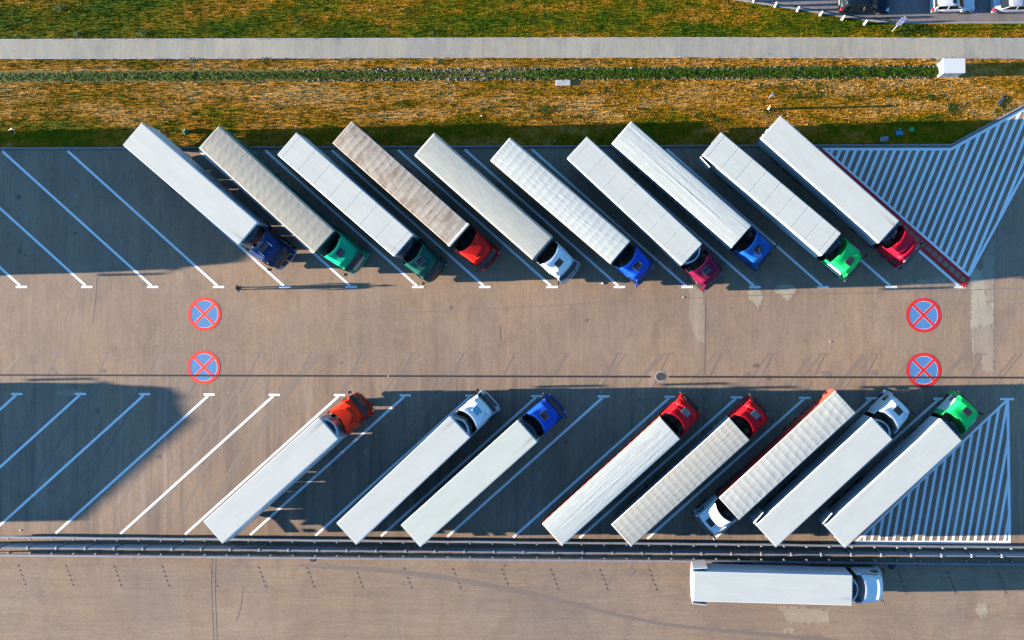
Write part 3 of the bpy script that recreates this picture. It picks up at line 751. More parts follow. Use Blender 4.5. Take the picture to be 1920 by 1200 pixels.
def make_cab(root, mw0, c):
    """tractor: front of the cab at x=0, pointing +x"""
    pm = c['paint']; CL = c.get('len', 2.3); conc = c.get('conc', .42); wf = c.get('wf', 1.06); wr = c.get('wr', 1.23)
    zr, zm, zf = c.get('zr', 3.80), c.get('zm', 3.68), c.get('zf', 3.22)
    style = c['style']
    nu, nv = 70, 61
    u = np.linspace(0, 1, nu)[:, None]; v = np.linspace(-1, 1, nv)[None, :]
    xf = -.30-.10*v**2-.10*v**4*1.0
    xr = -CL+conc*(1-v**2)
    X = xr+(xf-xr)*u; Wd = wr+(wf-wr)*np.clip(u, 0, 1)**1.4; Y = v*Wd
    def ss(a, b, t): t = np.clip((t-a)/(b-a), 0, 1); return t*t*(3-2*t)
    Z = zr+(zm-zr)*ss(0, .55, u)+(zf-zm)*ss(.76, 1.03, u)**1.2
    Z = Z-.30*ss(.72, 1.0, np.abs(v))**1.3
    if style == 'plateau':
        pw = .60+.18*(1-u); Z = Z+.09*ss(pw+.05, pw-.03, np.abs(v))*ss(.93, .84, u)-.02
    elif style == 'fan':
        pw = .26+.70*(1-u)**1.1; Z = Z+.12*ss(pw+.035, pw-.035, np.abs(v))*ss(.78, .66, u)-.06
    elif style == 'wedge':
        pw = .40+.52*(1-u/.62).clip(0, 1); Z = np.minimum(Z, 3.56-.25*ss(.82, 1, u))-.12*ss(.78, 1, np.abs(v))
        Z = Z+(.13*(1-u/.70).clip(0, 1)+.12)*ss(pw+.035, pw-.035, np.abs(v))*ss(.70, .62, u)
    elif style == 'ridge':
        Z = Z+.12*ss(.80, .72, np.abs(v))*ss(.60, .52, u)+.08*ss(.66, .72, u)*ss(1.0, .9, u)
    elif style == 'round':
        Z = Z-.12*np.abs(v)**2.5
    elif style == 'bubble':
        pw = .86-.22*u; Z = np.minimum(Z, 3.2-.1*u)+.68*ss(pw+.10, pw-.10, np.abs(v))*ss(.60, .34, u)
    V = np.stack([X, Y+0*u, Z+0*v], -1).reshape(-1, 3); Fc = grid(nu, nv)
    i = np.arange(nu*nv).reshape(nu, nv)
    ring = np.concatenate([i[:, 0], i[-1, 1:], i[-2::-1, -1], i[0, -2:0:-1]]); m = len(ring)
    rp = V[ring]; uu = (rp[:, 0]+CL)/CL; isf = (np.arange(m) >= nu-1) & (np.arange(m) <= nu-1+nv-1)
    rings = [rp]
    def low(z, front, w, t):
        q = rp.copy(); q[:, 2] = z if np.isscalar(z) else z
        # straighten: push the sides out to w, the front to x=front, the rear wall to a flat back
        q[:, 1] = rp[:, 1]*(1-t)+t*np.sign(rp[:, 1])*np.minimum(np.abs(rp[:, 1])*(w/np.maximum(np.abs(V[ring][:, 1]).max(), .1))*1.06, w)
        fr = front-.10*(rp[:, 1]/w)**2-.18*(np.abs(rp[:, 1])/w)**8
        q[:, 0] = np.where(isf, fr, rp[:, 0])
        # side points near the front follow the front edge
        sd = ~isf & (np.abs(rp[:, 1]) > .9); q[sd, 0] = -CL+(rp[sd, 0]+CL)*min(1.4, max(.5, (front-.26+CL)/(-.5+CL)))
        return q
    rings.append(low(np.minimum(rp[:, 2]-.03, 2.98), -.24, 1.22, .5)); rings.append(low(2.0, -.03, 1.245, 1.0)); rings.append(low(.95, .02, 1.245, 1.0))
    allV = [V]; n0 = len(V); prev = ring; F2 = []
    for q in rings[1:]:
        allV.append(q); cur = n0+np.arange(m); k = np.arange(m)
        F2.append(np.stack([prev[k], cur[k], cur[(k+1) % m], prev[(k+1) % m]], -1)); prev = cur; n0 += m
    V = np.concatenate(allV); Fc = np.concatenate([Fc[:, ::-1]]+F2)
    me = npmesh('cab', V, Fc, pm, True)
    cab = obj('cab', me, None, root, mw=mw0)
    for md in ():
        pass
    # windscreen and side windows, a little proud of the shell
    ws = MB(); n = 12; R1 = []; R2 = []
    for k in range(n+1):
        t = -1+2*k/n; R1.append((.0-.03-.10*t**2-.10*abs(t)**8+.025, t*1.13, 2.02)); R2.append((-.245-.09*t**2+.03, t*1.04, 2.93))
    for k in range(n): ws.add([R1[k], R1[k+1], R2[k+1], R2[k]], [(0,1,2,3)])
    obj('windscreen', ws, M_glass, cab, smooth=True)
    for sg in (-1, 1):
        sw = MB(); q = [(-.45, 1.252, 2.0), (-1.15, 1.252, 2.0), (-1.15, 1.215, 2.72), (-.62, 1.215, 2.72)]
        sw.add([(x, sg*(y+.02), z) for x, y, z in q]+[(x, sg*(y-.03), z) for x, y, z in q], [(0,1,2,3),(7,6,5,4),(0,4,5,1),(1,5,6,2),(2,6,7,3),(3,7,4,0)]); obj('side_window', sw, M_glass, cab)
        mi = MB().bbox(-.16, -.04, sg*1.41-.11, sg*1.41+.11, 2.05, 2.85, .03); mr = obj('mirror', mi, c.get('mirror', M_plastic), cab)
        obj('mirror_arm', MB().cyl((-.15, sg*1.2, 2.85), (-.12, sg*1.42, 2.85), .025, n=6).cyl((-.15, sg*1.2, 2.1), (-.12, sg*1.42, 2.1), .025, n=6), M_plastic, mr)
        obj('headlight', MB().bbox(-.10, .03, sg*.92-.2, sg*.92+.2, .72, .92, .03), M_lampclear, cab)
        obj('step', MB().box(-1.05, -.45, sg*1.20-.06, sg*1.20+.06, .42, .50), M_plastic, cab)
    # sun visor: dark strip across the top of the windscreen
    if c.get('visor', True):
        vs = MB(); n = 10
        for k in range(n):
            t0, t1 = -1+2*k/n, -1+2*(k+1)/n
            def e(t, x, z): return (x-.09*t*t, t*1.06, z)
            vs.add([e(t0, -.20, 3.03), e(t1, -.20, 3.03), e(t1, .10, 2.84), e(t0, .10, 2.84), e(t0, -.20, 3.0), e(t1, -.20, 3.0), e(t1, .10, 2.81), e(t0, .10, 2.81)], [(0,3,2,1),(4,5,6,7),(3,7,6,2),(0,1,5,4)])
        obj('sun_visor', vs, c.get('visormat', M_plastic), cab)
    # grille, bumper
    obj('grille', MB().bbox(-.03, .035, -.75, .75, 1.0, 1.85, .02), c.get('grille', M_plastic), cab)
    bp = MB(); n = 12; o_ = []; 
    for k in range(n+1):
        t = -1+2*k/n; o_.append((.10-.10*t*t-.14*abs(t)**6, t*1.25))
    bp.prism([(-.5, -1.25)]+o_+[(-.5, 1.25)], .30, .98); obj('bumper', bp, c.get('bumper', pm), cab)
    for k in range(2): obj('wiper', MB().cyl((.03, -.5+k*.9, 2.0), (-.08, .0+k*.8, 2.35), .012, n=4), M_plastic, cab)
    # roof furniture
    hz_ = c.get('hatch', (-1.25, 0))
    if hz_:
        hx, hy = hz_; col_ = np.abs(X[:, nv//2]-hx).argmin(); zz = float((Z+0*v)[max(0, col_-6):col_+7, nv//2].max())
        obj('roof_hatch', MB().bbox(hx-.29, hx+.29, hy-.38, hy+.38, zz-.12, zz+.035, .04), c.get('hatchmat', M_glass), cab)
        if c.get('hatchlip'): obj('hatch_lip', MB().box(hx-.33, hx-.30, hy-.38, hy+.38, zz-.1, zz+.07), M_chrome, cab)
    if c.get('lamps'):
        for yy in (-.75, -.45, -.15, .15, .45, .75)[:c['lamps']]:
            obj('marker_lamp', MB().bbox(-.80, -.73, yy-.035, yy+.035, zm-.12, zm-.01, .01), M_plastic, cab)
    if c.get('horns'):
        for yy in (-.55, .55): obj('air_horn', MB().cyl((-1.5, yy, zm+.13), (-.85, yy, zm+.10), .02, .05, 8), M_chrome, cab)
    if c.get('bar'):
        q = [(-.1, -1.26, .7), (.12, -1.1, .7), (.24, -.6, .7), (.28, 0, .7), (.24, .6, .7), (.12, 1.1, .7), (-.1, 1.26, .7)]
        bb = MB().tube(q, .045, 8)
        for yy in (-.7, 0, .7): bb.tube([(.24, yy, .7), (.20, yy, 1.25), (.02, yy, 1.3)], .035, 6)
        obj('bull_bar', bb, M_chrome, cab)
    if c.get('aerial'): obj('aerial', MB().tube([(-.75, -.75, zm), (-.60, -.35, zm+.22), (-1.2, .1, zm+.3)], .018, 5).box(-.95, -.55, -.72, -.66, zm, zm+.05).box(-.78, -.72, -.9, -.5, zm+.05, zm+.09), M_chrome, cab)
    if c.get('lightbar'): obj('light_strip', MB().bbox(-.42, -.30, -1.0, 1.0, 3.13, 3.25, .02), c['lightbar'], cab)
    if c.get('sidelamps'):
        for sg in (-1, 1): obj('fairing_lamp', MB().bbox(-1.9, -1.1, sg*1.255-.02, sg*1.255+.02, 3.1, 3.2, .01), M_chrome, cab)
    if c.get('stripe'):
        for sg in (-1, 1): obj('side_stripe', MB().add([(-2.2, sg*1.262, 1.2), (-.4, sg*1.262, 1.2), (-.9, sg*1.245, 3.2), (-2.2, sg*1.26, 3.2), (-2.2, sg*1.2, 1.2), (-.4, sg*1.2, 1.2), (-.9, sg*1.19, 3.2), (-2.2, sg*1.2, 3.2)], [(0,1,2,3),(7,6,5,4),(0,4,5,1),(1,5,6,2),(2,6,7,3),(3,7,4,0)]), c['stripe'], cab)
    # chassis, tanks, wheels
    ch = MB()
    for yy in (-.45, .37): ch.box(-5.9, -.3, yy, yy+.08, .6, .9)
    ch.box(-3.2, -CL-.25, -1.15, 1.15, .55, .95); ch.box(-5.5, -4.6, -.45, .45, .95, 1.15)
    obj('tractor_chassis', ch, M_chassis, root, mw=mw0)
    for sg in (-1, 1):
        obj('fuel_tank', MB().bbox(-4.1, -2.6, sg*.95-.28, sg*.95+.28, .35, .95, .08), M_tank, root, mw=mw0)
        wheel(root, -1.38, sg*1.03, mw0); wheel(root, -5.05, sg*1.0, mw0)
        obj('side_fairing', MB().box(-CL-.35, -CL+.06, sg*1.21-.02, sg*1.21+.02, 1.1, 3.3+.2), pm, root, mw=mw0)

def px_lorry(s, idx):
    (x0, y0), (x1, y1) = s['t']; A_ = Vector(P(x0, y0, 4.0)); B_ = Vector(P(x1, y1, 4.0)); d = B_-A_; yaw = math.atan2(d.y, d.x)
    mid = (A_+B_)/2; L = min(13.68, max(13.4, d.length)); s['L'] = L
    fr = mid+d.normalized()*L/2
    root = empty('articulated_lorry', fr.x, fr.y, yaw)
    tag(root, s['label'], 'lorry', s.get('group'))
    make_trailer(root, s, idx)
    c = s['cab']
    cx, cy = s['c']; ct = Vector(P(cx, cy, 3.2))                       # top of the windscreen, mid
    loc = Matrix.Rotation(-yaw, 3, 'Z') @ Vector((ct.x-fr.x, ct.y-fr.y, 0))
    ang = math.atan2(loc.y, loc.x+1.6)
    g = loc.length+.20; g = max(g, 2.3+.45+(.35 if s.get('reefer') else 0))
    g = min(max(g, 2.7), 3.3)
    off = Vector((-1.6, 0))+Vector((math.cos(ang), math.sin(ang)))*(g+1.6)
    mw0 = Matrix.Translation((off.x, off.y, 0)) @ Matrix.Rotation(ang, 4, 'Z')
    make_cab(root, mw0, c); return root

W_SIDE = simple('white_box_side', (.80, .80, .78), .4, var=.04)
W_ROOF = lambda k, soot=0: roofmat('white_'+k, (.56, .555, .475), 'clean', soot)
REEF = dict(d=.55, mat=simple('white_unit_cover', (.58, .58, .55), .4))
REEF_D = dict(d=.5, mat=simple('dark_unit_cover', (.05, .055, .065), .5))
NAVY = dict(style='plateau', paint=paintmat('navy', (.008, .030, .10)), hatch=(-1.35, 0), hatchlip=True, horns=True, bar=True)
GREEN1 = dict(style='plateau', paint=paintmat('sea_green', (.0, .36, .17)), hatch=(-1.30, 0), hatchlip=True, bumper=paintmat('sea_green', None), grille=M_galv)
DKGREEN = dict(style='plateau', paint=paintmat('dark_green', (.005, .075, .055)), hatch=(-1.30, 0), hatchlip=True)
RED1 = dict(style='wedge', paint=paintmat('signal_red', (.78, .015, .008)), hatch=None, bumper=paintmat('signal_red', None), visormat=M_plastic)
WHITE1 = dict(style='fan', paint=paintmat('cab_white', (.80, .80, .77)), hatch=(-1.15, 0), lamps=6, bar=True, hatchmat=M_glass, zm=3.66)
BLUE1 = dict(style='plateau', paint=paintmat('royal_blue', (.005, .065, .42)), hatch=(-1.15, 0), hatchlip=True, aerial=False)
MAROON = dict(style='plateau', paint=paintmat('maroon', (.16, .006, .035)), hatch=(-1.2, 0), hatchlip=True)
BLUE2 = dict(style='plateau', paint=paintmat('mid_blue', (.005, .085, .33)), hatch=(-1.2, 0), hatchlip=True, aerial=True, visor=False, wf=1.12)
GREEN2 = dict(style='round', paint=paintmat('bright_green', (.01, .62, .12)), hatch=(-1.05, -.05), hatchmat=M_plastic, wf=1.12, conc=.30, stripe=simple('white_stripe', (.8, .8, .76), .35), zf=3.2, visor=False)
RED2 = dict(style='ridge', paint=paintmat('crimson', (.66, .008, .03)), hatch=None, lightbar=simple('pink_light_strip', (.62, .30, .38), .4), zm=3.66)
ORANGE = dict(style='wedge', paint=paintmat('orange_red', (.92, .032, .006)), hatch=None, grille=M_plastic)
WHITE2 = dict(style='fan', paint=paintmat('cab_white', None), hatch=(-1.15, .05), lamps=5, hatchmat=simple('blue_tinted_hatch', (.02, .12, .26), .15), zm=3.66)
BLUE3 = dict(style='plateau', paint=paintmat('royal_blue', None), hatch=(-1.2, 0), hatchlip=True)
RED3 = dict(style='ridge', paint=paintmat('dark_red', (.66, .006, .012)), hatch=(-.95, 0), hatchmat=simple('slate_hatch', (.03, .05, .08), .2), zm=3.66, wf=1.15, conc=.5, visor=False)
WHITE3 = dict(style='fan', paint=paintmat('cab_white', None), hatch=(-1.05, 0), lamps=5, zm=3.66, visor=False)
WHITEB = dict(style='bubble', paint=paintmat('cab_white', None), hatch=(-.80, 0), hatchmat=M_plastic, hz=3.2)
WHITEH = dict(style='round', paint=paintmat('cab_white', None), hatch=None, zm=3.78, zr=3.9, wf=1.10, lamps=2, visor=False, conc=.35)
T_GREY = roofmat('grey_mottled', (.36, .33, .255), 'tarp'); T_STAIN = roofmat('stained', (.43, .36, .27), 'stained')
T_GREY2 = roofmat('grey_smooth', (.44, .43, .35), 'tarp'); T_WHITE = roofmat('tarp_white', (.56, .56, .48), 'tarp')
T_GREY3 = roofmat('tarp_pale_grey', (.45, .42, .34), 'tarp'); T_CREAM = roofmat('cream', (.55, .56, .46), 'clean', .5)
C_GREEN = simple('green_curtain', (.01, .12, .10), .6); C_CREAM = simple('cream_rail', (.55, .46, .36), .5); C_GREYC = simple('grey_curtain', (.35, .36, .38), .6)
C_RED = simple('red_curtain', (.48, .045, .03), .6); C_DKRED = simple('orange_red_curtain', (.48, .06, .03), .6); C_WHITE = simple('white_curtain', (.70, .70, .68), .6)
C_DARK = simple('dark_curtain', (.06, .055, .06), .6)
GU = 'lorries parked slantwise in the upper row of bays'; GL = 'lorries parked slantwise in the lower row of bays'
LORRIES = [
 dict(t=((248,251.5),(465,438)), c=(517,480), kind='box', side=W_SIDE, roof=W_ROOF('a', .45), reefer=REEF_D, cab=NAVY, group=GU, label='lorry with smooth white box trailer and navy cab, leftmost of the upper row'),
 dict(t=((391.5,256.7),(607.5,453.4)), c=(660,489), kind='tarp', style='mottled', side=C_GREEN, roof=T_GREY, rail=C_CREAM, cab=GREEN1, group=GU, label='sea-green cab lorry with green-sided trailer under a mottled grey tarpaulin'),
 dict(t=((538.3,269.5),(756.7,460.4)), c=(813,511), kind='box', side=W_SIDE, roof=W_ROOF('b', .25), panels=9, gap=.006, reefer=REEF_D, cab=DKGREEN, group=GU, label='very dark green cab lorry with white box trailer, between the sea-green and the red cab'),
 dict(t=((641.4,247.5),(860,440.4)), c=(911,484), kind='tarp', style='ribs', side=C_DARK, roof=T_STAIN, stakes=True, cab=RED1, group=GU, label='red cab lorry whose trailer roof is brown-stained ribbed tarpaulin'),
 dict(t=((795.4,270.2),(1017.5,466.2)), c=(1064,507), kind='tarp', style='smooth', side=C_GREYC, roof=T_GREY2, rail=C_CREAM, cab=WHITE1, group=GU, label='white cab lorry with smooth pale grey tarpaulin roof in the upper row'),
 dict(t=((937.7,279.6),(1163.3,473.3)), c=(1211,512), kind='tarp', style='wrinkled', side=C_WHITE, roof=T_WHITE, rail=C_CREAM, cab=BLUE1, group=GU, label='royal blue cab lorry with white trailer tarpaulin creased by crossing folds'),
 dict(t=((1082.3,276.7),(1297.5,477.1)), c=(1340,524), kind='box', side=W_SIDE, roof=W_ROOF('c', .1), panels=9, gap=.006, reefer=REEF, cab=MAROON, group=GU, label='maroon cab lorry with white box trailer'),
 dict(t=((1165.8,248.3),(1390.8,443.8)), c=(1436,482), kind='tarp', style='long', side=C_WHITE, roof=T_WHITE, cab=BLUE2, group=GU, label='mid-blue cab lorry with a roof aerial and lengthwise creases in its white tarpaulin'),
 dict(t=((1334.6,269),(1559.2,458.3)), c=(1606,501), kind='box', side=W_SIDE, roof=W_ROOF('d'), panels=10, gap=.035, reefer=REEF_D, open=1, openside=-1, cab=GREEN2, group=GU, label='bright green cab lorry of the upper row with panelled white trailer roof'),
 dict(t=((1445,238),(1667.5,435)), c=(1703,470), kind='box', side=W_SIDE, roof=W_ROOF('e', -.6), reefer=REEF_D, cab=RED2, group=GU, label='crimson cab lorry with smooth white trailer beside the red ladder marking'),
 dict(t=((399.2,998.3),(615.8,802.5)), c=(664,765), kind='box', side=W_SIDE, roof=W_ROOF('f', -.7), reefer=REEF, cab=ORANGE, group=GL, label='orange-red cab lorry with white box trailer, leftmost of the lower row'),
 dict(t=((649.5,1000.7),(862.5,800)), c=(908,759), kind='box', side=W_SIDE, roof=W_ROOF('g', -.5), reefer=REEF, cab=WHITE2, group=GL, label='white cab lorry with blue roof hatch and white box trailer, second in the lower row'),
 dict(t=((770,1004.7),(989.2,808)), c=(1038,763), kind='box', side=simple('cream_box_side', (.74, .75, .68), .45), roof=T_CREAM, reefer=REEF_D, cab=BLUE3, group=GL, label='blue cab lorry with plain creamy white trailer, the only blue cab in the lower row'),
 dict(t=((1035.5,1003.3),(1256.7,802.9)), c=(1297,761), kind='tarp', style='long', side=C_DKRED, roof=T_WHITE, cab=RED3, group=GL, label='red cab lorry with red-sided trailer under a white tarpaulin creased lengthwise'),
 dict(t=((1165.5,1004.4),(1387,804.6)), c=(1427,766), kind='tarp', style='grid', side=C_GREYC, roof=T_GREY3, cab=RED3, group=GL, label='red cab lorry with pale grey quilted-looking tarpaulin roof'),
 dict(t=((1586,753.8),(1367.5,954.6)), c=(1323,988), kind='tarp', style='ribs', side=C_RED, roof=roofmat('tarp_ivory', (.51, .49, .41), 'tarp'), rail=None, cab=WHITEB, group=GL, label='lorry parked the other way round, white cab at the fence and red-sided ribbed trailer'),
 dict(t=((1436.7,1005.5),(1654.7,803.6)), c=(1690,760), kind='box', side=W_SIDE, roof=W_ROOF('h'), reefer=REEF, open=1, openside=1, metaledge=True, cab=WHITE3, group=GL, label='white cab lorry with one open rear door, left of the lower green cab'),
 dict(t=((1566.2,1006.7),(1784.8,806)), c=(1819,760), kind='box', side=W_SIDE, roof=W_ROOF('i'), reefer=REEF_D, open=1, openside=1, metaledge=True, cab=GREEN2, group=GL, label='bright green cab lorry of the lower row, next to the hatched triangle'),
 dict(t=((1300,1099.5),(1598.3,1107.5)), c=(1651,1103), kind='box', side=W_SIDE, roof=W_ROOF('j', .35), reefer=REEF, open=2, openang=5, cab=WHITEH, label='white lorry standing level on the lower road, both rear doors folded back'),
 # parked just outside the picture on the left; their shadows reach into it
 dict(t=((-447,258),(-229,452)), c=(-174,497), kind='box', side=W_SIDE, roof=W_ROOF('k'), cab=BLUE1, group=GU, label='lorry parked left of the picture in the upper row'),
 dict(t=((-575,985),(-357,787)), c=(-310,745), kind='box', side=W_SIDE, roof=W_ROOF('l'), cab=MAROON, group=GL, label='lorry parked left of the picture in the lower row'),
]
for i, s in enumerate(LORRIES): px_lorry(s, i+1)
exec_rest = True

# ------------------------------------------------------------------ kiosk, cars, bollards, signs, person
KW = simple('kiosk_white', (.60, .60, .56), .5, var=.03)
kx0, ky0 = P(1768.5, 137.2, 1.75); kx1, ky1 = P(1810.5, 109, 1.75)
kt = empty('utility_kiosk', (kx0+kx1)/2, (ky0+ky1)/2); tag(kt, 'white windowless utility kiosk standing beside the footpath at the end of the hedge', 'kiosk')
a, b = (kx1-kx0)/2, (ky1-ky0)/2
obj('wall', MB().box(-a+.08, a-.10, -b+.08, b-.06, .0, 1.62), KW, kt)
obj('roof', MB().bbox(-a, a, -b, b, 1.62, 1.75, .03), KW, kt)
obj('plinth', MB().box(-a+.02, a-.04, -b+.02, b, -.01, .12), M_conc, kt)
obj('door', MB().box(-.9, -.1, -b+.055, -b+.079, .2, 1.5), KW, kt); obj('door', MB().box(-.06, .74, -b+.055, -b+.079, .2, 1.5), KW, kt)
for z in (.4, .55): obj('vent', MB().box(-.7, -.3, -b+.045, -b+.056, z, z+.06), M_galv, kt)

def car(px, py, ang, L, Wd, hgt, col, label, style):
    x, y = P(px, py, 0.7); t = empty('parked_car', x, y, ang); tag(t, label, 'car', 'cars parked in the small car park')
    h = L/2; w = Wd/2; n = 40
    def ring(z, xf, xr, ww, pw=3.2):
        q = []
        for i in range(n):
            a = 2*math.pi*i/n; c, s_ = math.cos(a), math.sin(a)
            ex = math.copysign(abs(c)**(2/pw), c); ey = math.copysign(abs(s_)**(2/pw), s_)
            q.append(((xf+xr)/2+(xf-xr)/2*ex, ww*ey, z))
        return q
    bl = .62*hgt
    R_ = [ring(.20, h-.08, -h+.08, w-.06, 5), ring(.34, h, -h, w-.01, 4.5), ring(.58, h-.02, -h+.0, w, 4.2), ring(bl-.10, h-.10, -h+.08, w-.02, 4), ring(bl, h-.28, -h+.14, w-.08, 4)]
    obj('body', MB().loft(R_), col, t, smooth=True)
    xf, xr = (h-1.02, -h+.16) if style != 'saloon' else (h-1.2, -h+.55)
    rf, rr = xf-.72, xr+(.28 if style != 'saloon' else .75)
    q = [ring(bl-.04, xf, xr, w-.09, 5.5), ring(hgt-.12, rf+.14, rr-.08, w-.24, 5)]
    gh = obj('window_glass', MB().loft(q), M_glass, t, smooth=False)
    rq = [ring(hgt-.13, rf+.16, rr-.10, w-.23, 5), ring(hgt-.03, rf+.02, rr+.02, w-.28, 4.5), ring(hgt, rf-.18, rr+.2, w-.42, 4)]
    ro = obj('roof', MB().loft(rq), col, t, smooth=True)
    if style == 'hatch': obj('sunroof', MB().bbox(rf-.48, rf-.10, -.42, .42, hgt-.03, hgt+.008, .03), M_glass, ro)
    if style == 'suv':
        for sg in (-1, 1): obj('roof_rail', MB().box(rr+.1, rf-.1, sg*(w-.36)-.02, sg*(w-.36)+.02, hgt-.02, hgt+.05), M_plastic, ro)
    pl = MB()
    for sg in (-1, 1):
        def pp(xa, xb, d=.05):
            pl.add([(xa-d, sg*(w-.07), bl-.02), (xa+d, sg*(w-.07), bl-.02), (xb+d, sg*(w-.215), hgt-.12), (xb-d, sg*(w-.215), hgt-.12), (xa-d, sg*(w-.12), bl-.02), (xa+d, sg*(w-.12), bl-.02), (xb+d, sg*(w-.26), hgt-.12), (xb-d, sg*(w-.26), hgt-.12)], [(0,1,2,3),(7,6,5,4),(0,4,5,1),(1,5,6,2),(2,6,7,3),(3,7,4,0)])
        pp(xf-.06, rf+.10); pp((rf+rr)/2+.1, (rf+rr)/2+.1); pp(xr+.10, rr+.0, .09)
    obj('pillar', pl, col, t)
    for sg in (-1, 1):
        obj('mirror', MB().bbox(xf-.38, xf-.20, sg*(w+.06)-.09, sg*(w+.06)+.09, bl, bl+.14, .02), col, t)
        for xx in (h-.78, -h+.74):
            o = obj('wheel', TY, None, t, mw=Matrix.Translation((xx, sg*(w-.10), .31)) @ Matrix.Rotation(0 if sg > 0 else math.pi, 4, 'Z') @ Matrix.Diagonal((.62, .62, .62, 1)))
            obj('rim', RM, None, o)
        obj('tail_light', MB().bbox(-h+.015, -h+.22, sg*(w-.16)-.11, sg*(w-.16)+.11, bl-.30, bl-.06, .02), M_lampred, t)
        obj('headlight', MB().bbox(h-.30, h-.04, sg*(w-.28)-.16, sg*(w-.28)+.16, bl-.30, bl-.14, .02), M_lampclear, t)
    obj('bumper', MB().loft([ring(.24, h+.03, h-.5, w-.02, 5), ring(.44, h+.03, h-.5, w-.02, 5)]), col, t)
    obj('bumper', MB().loft([ring(.24, -h+.5, -h-.03, w-.02, 5), ring(.46, -h+.5, -h-.03, w-.02, 5)]), col, t)
    obj('number_plate', MB().box(-h-.045, -h-.03, -.26, .26, .48, .58), KW, t)
car(1621, 4, -.03, 4.35, 1.82, 1.60, simple('paint_dark_navy', (.004, .012, .022), .4, spec=.25), 'very dark estate car with roof rails, leftmost of the parked cars', 'suv')
car(1788, 3, 0, 3.82, 1.70, 1.42, simple('paint_car_white', (.60, .60, .60), .3, coat=.6), 'white hatchback with dark sunroof parked behind the very dark estate car', 'hatch')
car(1909, 3, 0, 4.45, 1.76, 1.42, simple('paint_silver', (.50, .51, .54), .28, .3, coat=.6), 'silver saloon with dark rear window, cut off by the right edge of the photo', 'saloon')

BR = simple('red_reflector_band', (.6, .03, .02), .5)
bol = [('first', 1413, 3), ('', 1453.7, 11.7), ('', 1495.3, 20), ('', 1538.3, 28.5), ('', 1579.5, 36.3), ('', 1621, 45)]
bl_lab = ['white bollard at the very top edge, leftmost of the row', 'second white bollard from the left along the car park kerb', 'third white bollard from the left along the car park kerb', 'white bollard just left of the very dark car', 'white bollard below the rear of the very dark car', 'rightmost white bollard, nearest the white signboard']
for (nn, bx, by), lb in zip(bol, bl_lab):
    x, y = P(bx, by); t = empty('bollard', x, y); tag(t, lb, 'bollard', 'white bollards along the car park kerb')
    obj('post', MB().cyl((0,0,-.02), (0,0,.95), .11, .105, 14).cyl((0,0,.95), (0,0,1.02), .105, .07, 14), KW, t, smooth=False)
    obj('reflector_band', MB().cyl((0,0,.62), (0,0,.74), .114, .114, 14), BR, t); obj('base', MB().cyl((0,0,-.02), (0,0,.05), .16, .15, 14), M_conc, t)

SB = simple('sign_blue', (.03, .07, .30), .4); SWH = simple('sign_white', (.20, .22, .25), .5)
x, y = P(1672.5, 59); t = empty('signboard', x, y, math.radians(-14)); tag(t, 'tall narrow white signboard with dark blue marks on a post beside the footpath', 'sign')
obj('post', MB().cyl((0,0,0), (0,0,4.2), .04, n=10), M_galv, t)
bd = obj('board', MB().bbox(-.22, .22, -.075, -.045, 2.0, 4.1, .01), SWH, t)
g = MB()
g.box(-.18, -.08, -.085, -.0755, 3.1, 3.95); g.box(-.08, .12, -.085, -.0755, 3.85, 3.95); g.box(-.08, .12, -.085, -.0755, 3.5, 3.6); g.box(.12, .2, -.085, -.0755, 3.5, 3.95)
g.box(-.2, .2, -.085, -.0755, 2.75, 2.85); g.box(-.2, .05, -.085, -.0755, 2.5, 2.6); g.box(-.2, .2, -.085, -.0755, 2.1, 2.2)
tag(obj('lettering', g, SB, bd), kind='stuff')
x, y = P(1441.5, 184.5); t = empty('warning_board', x, y, 0); tag(t, 'small white triangular board on a thin leaning post in the dry grass', 'sign')
obj('post', MB().cyl((0,0,0), (.02,.0,1.7), .03, n=8), M_galv, t)
tb = MB(); tri = [(-.05, -.10, 1.25), (.30, -.12, 1.3), (.10, .22, 1.72)]
tb.add([tri[0], tri[1], tri[2], tuple(c+.03 for c in tri[0]), tuple(c+.03 for c in tri[1]), tuple(c+.03 for c in tri[2])], [(2,1,0),(3,4,5),(0,1,4,3),(1,2,5,4),(2,0,3,5)]); obj('board', tb, SWH, t)
x, y = P(1441, 204.5); t = empty('marker_post', x, y); tag(t, 'short white marker post with an orange-red cap in the dry grass', 'marker post')
obj('post', MB().cyl((0,0,0), (0,0,1.15), .10, n=14), KW, t); obj('cap', MB().cyl((0,0,1.15), (0,0,1.42), .12, .11, 14).cyl((0,0,1.42), (0,0,1.47), .11, .05, 14), simple('orange_cap', (.75, .09, .01), .5), t)
x, y = P(1656, 262); t = empty('junction_box', x, y, .05); tag(t, 'small pale grey box standing in the shaded grass near the upper hatching', 'box')
obj('housing', MB().bbox(-.27, .27, -.17, .17, 0, .62, .02), simple('grey_housing', (.55, .56, .58), .6), t); obj('lid', MB().bbox(-.29, .29, -.19, .19, .62, .68, .015), SWH, t)
x, y = P(1686, 249); t = empty('crate_lid', x, y, .05); tag(t, 'flat turquoise-blue crate lid lying in the shaded grass', 'lid')
obj('panel', MB().bbox(-.31, .31, -.19, .19, .04, .09, .02), simple('turquoise_plastic', (.01, .30, .50), .5), t)
rr_ = MB(); rr_.box(-.29, .29, -.17, -.15, .09, .11).box(-.29, .29, .15, .17, .09, .11).box(-.29, -.27, -.15, .15, .09, .11).box(.27, .29, -.15, .15, .09, .11); obj('rim', rr_, simple('turquoise_plastic', None), t)
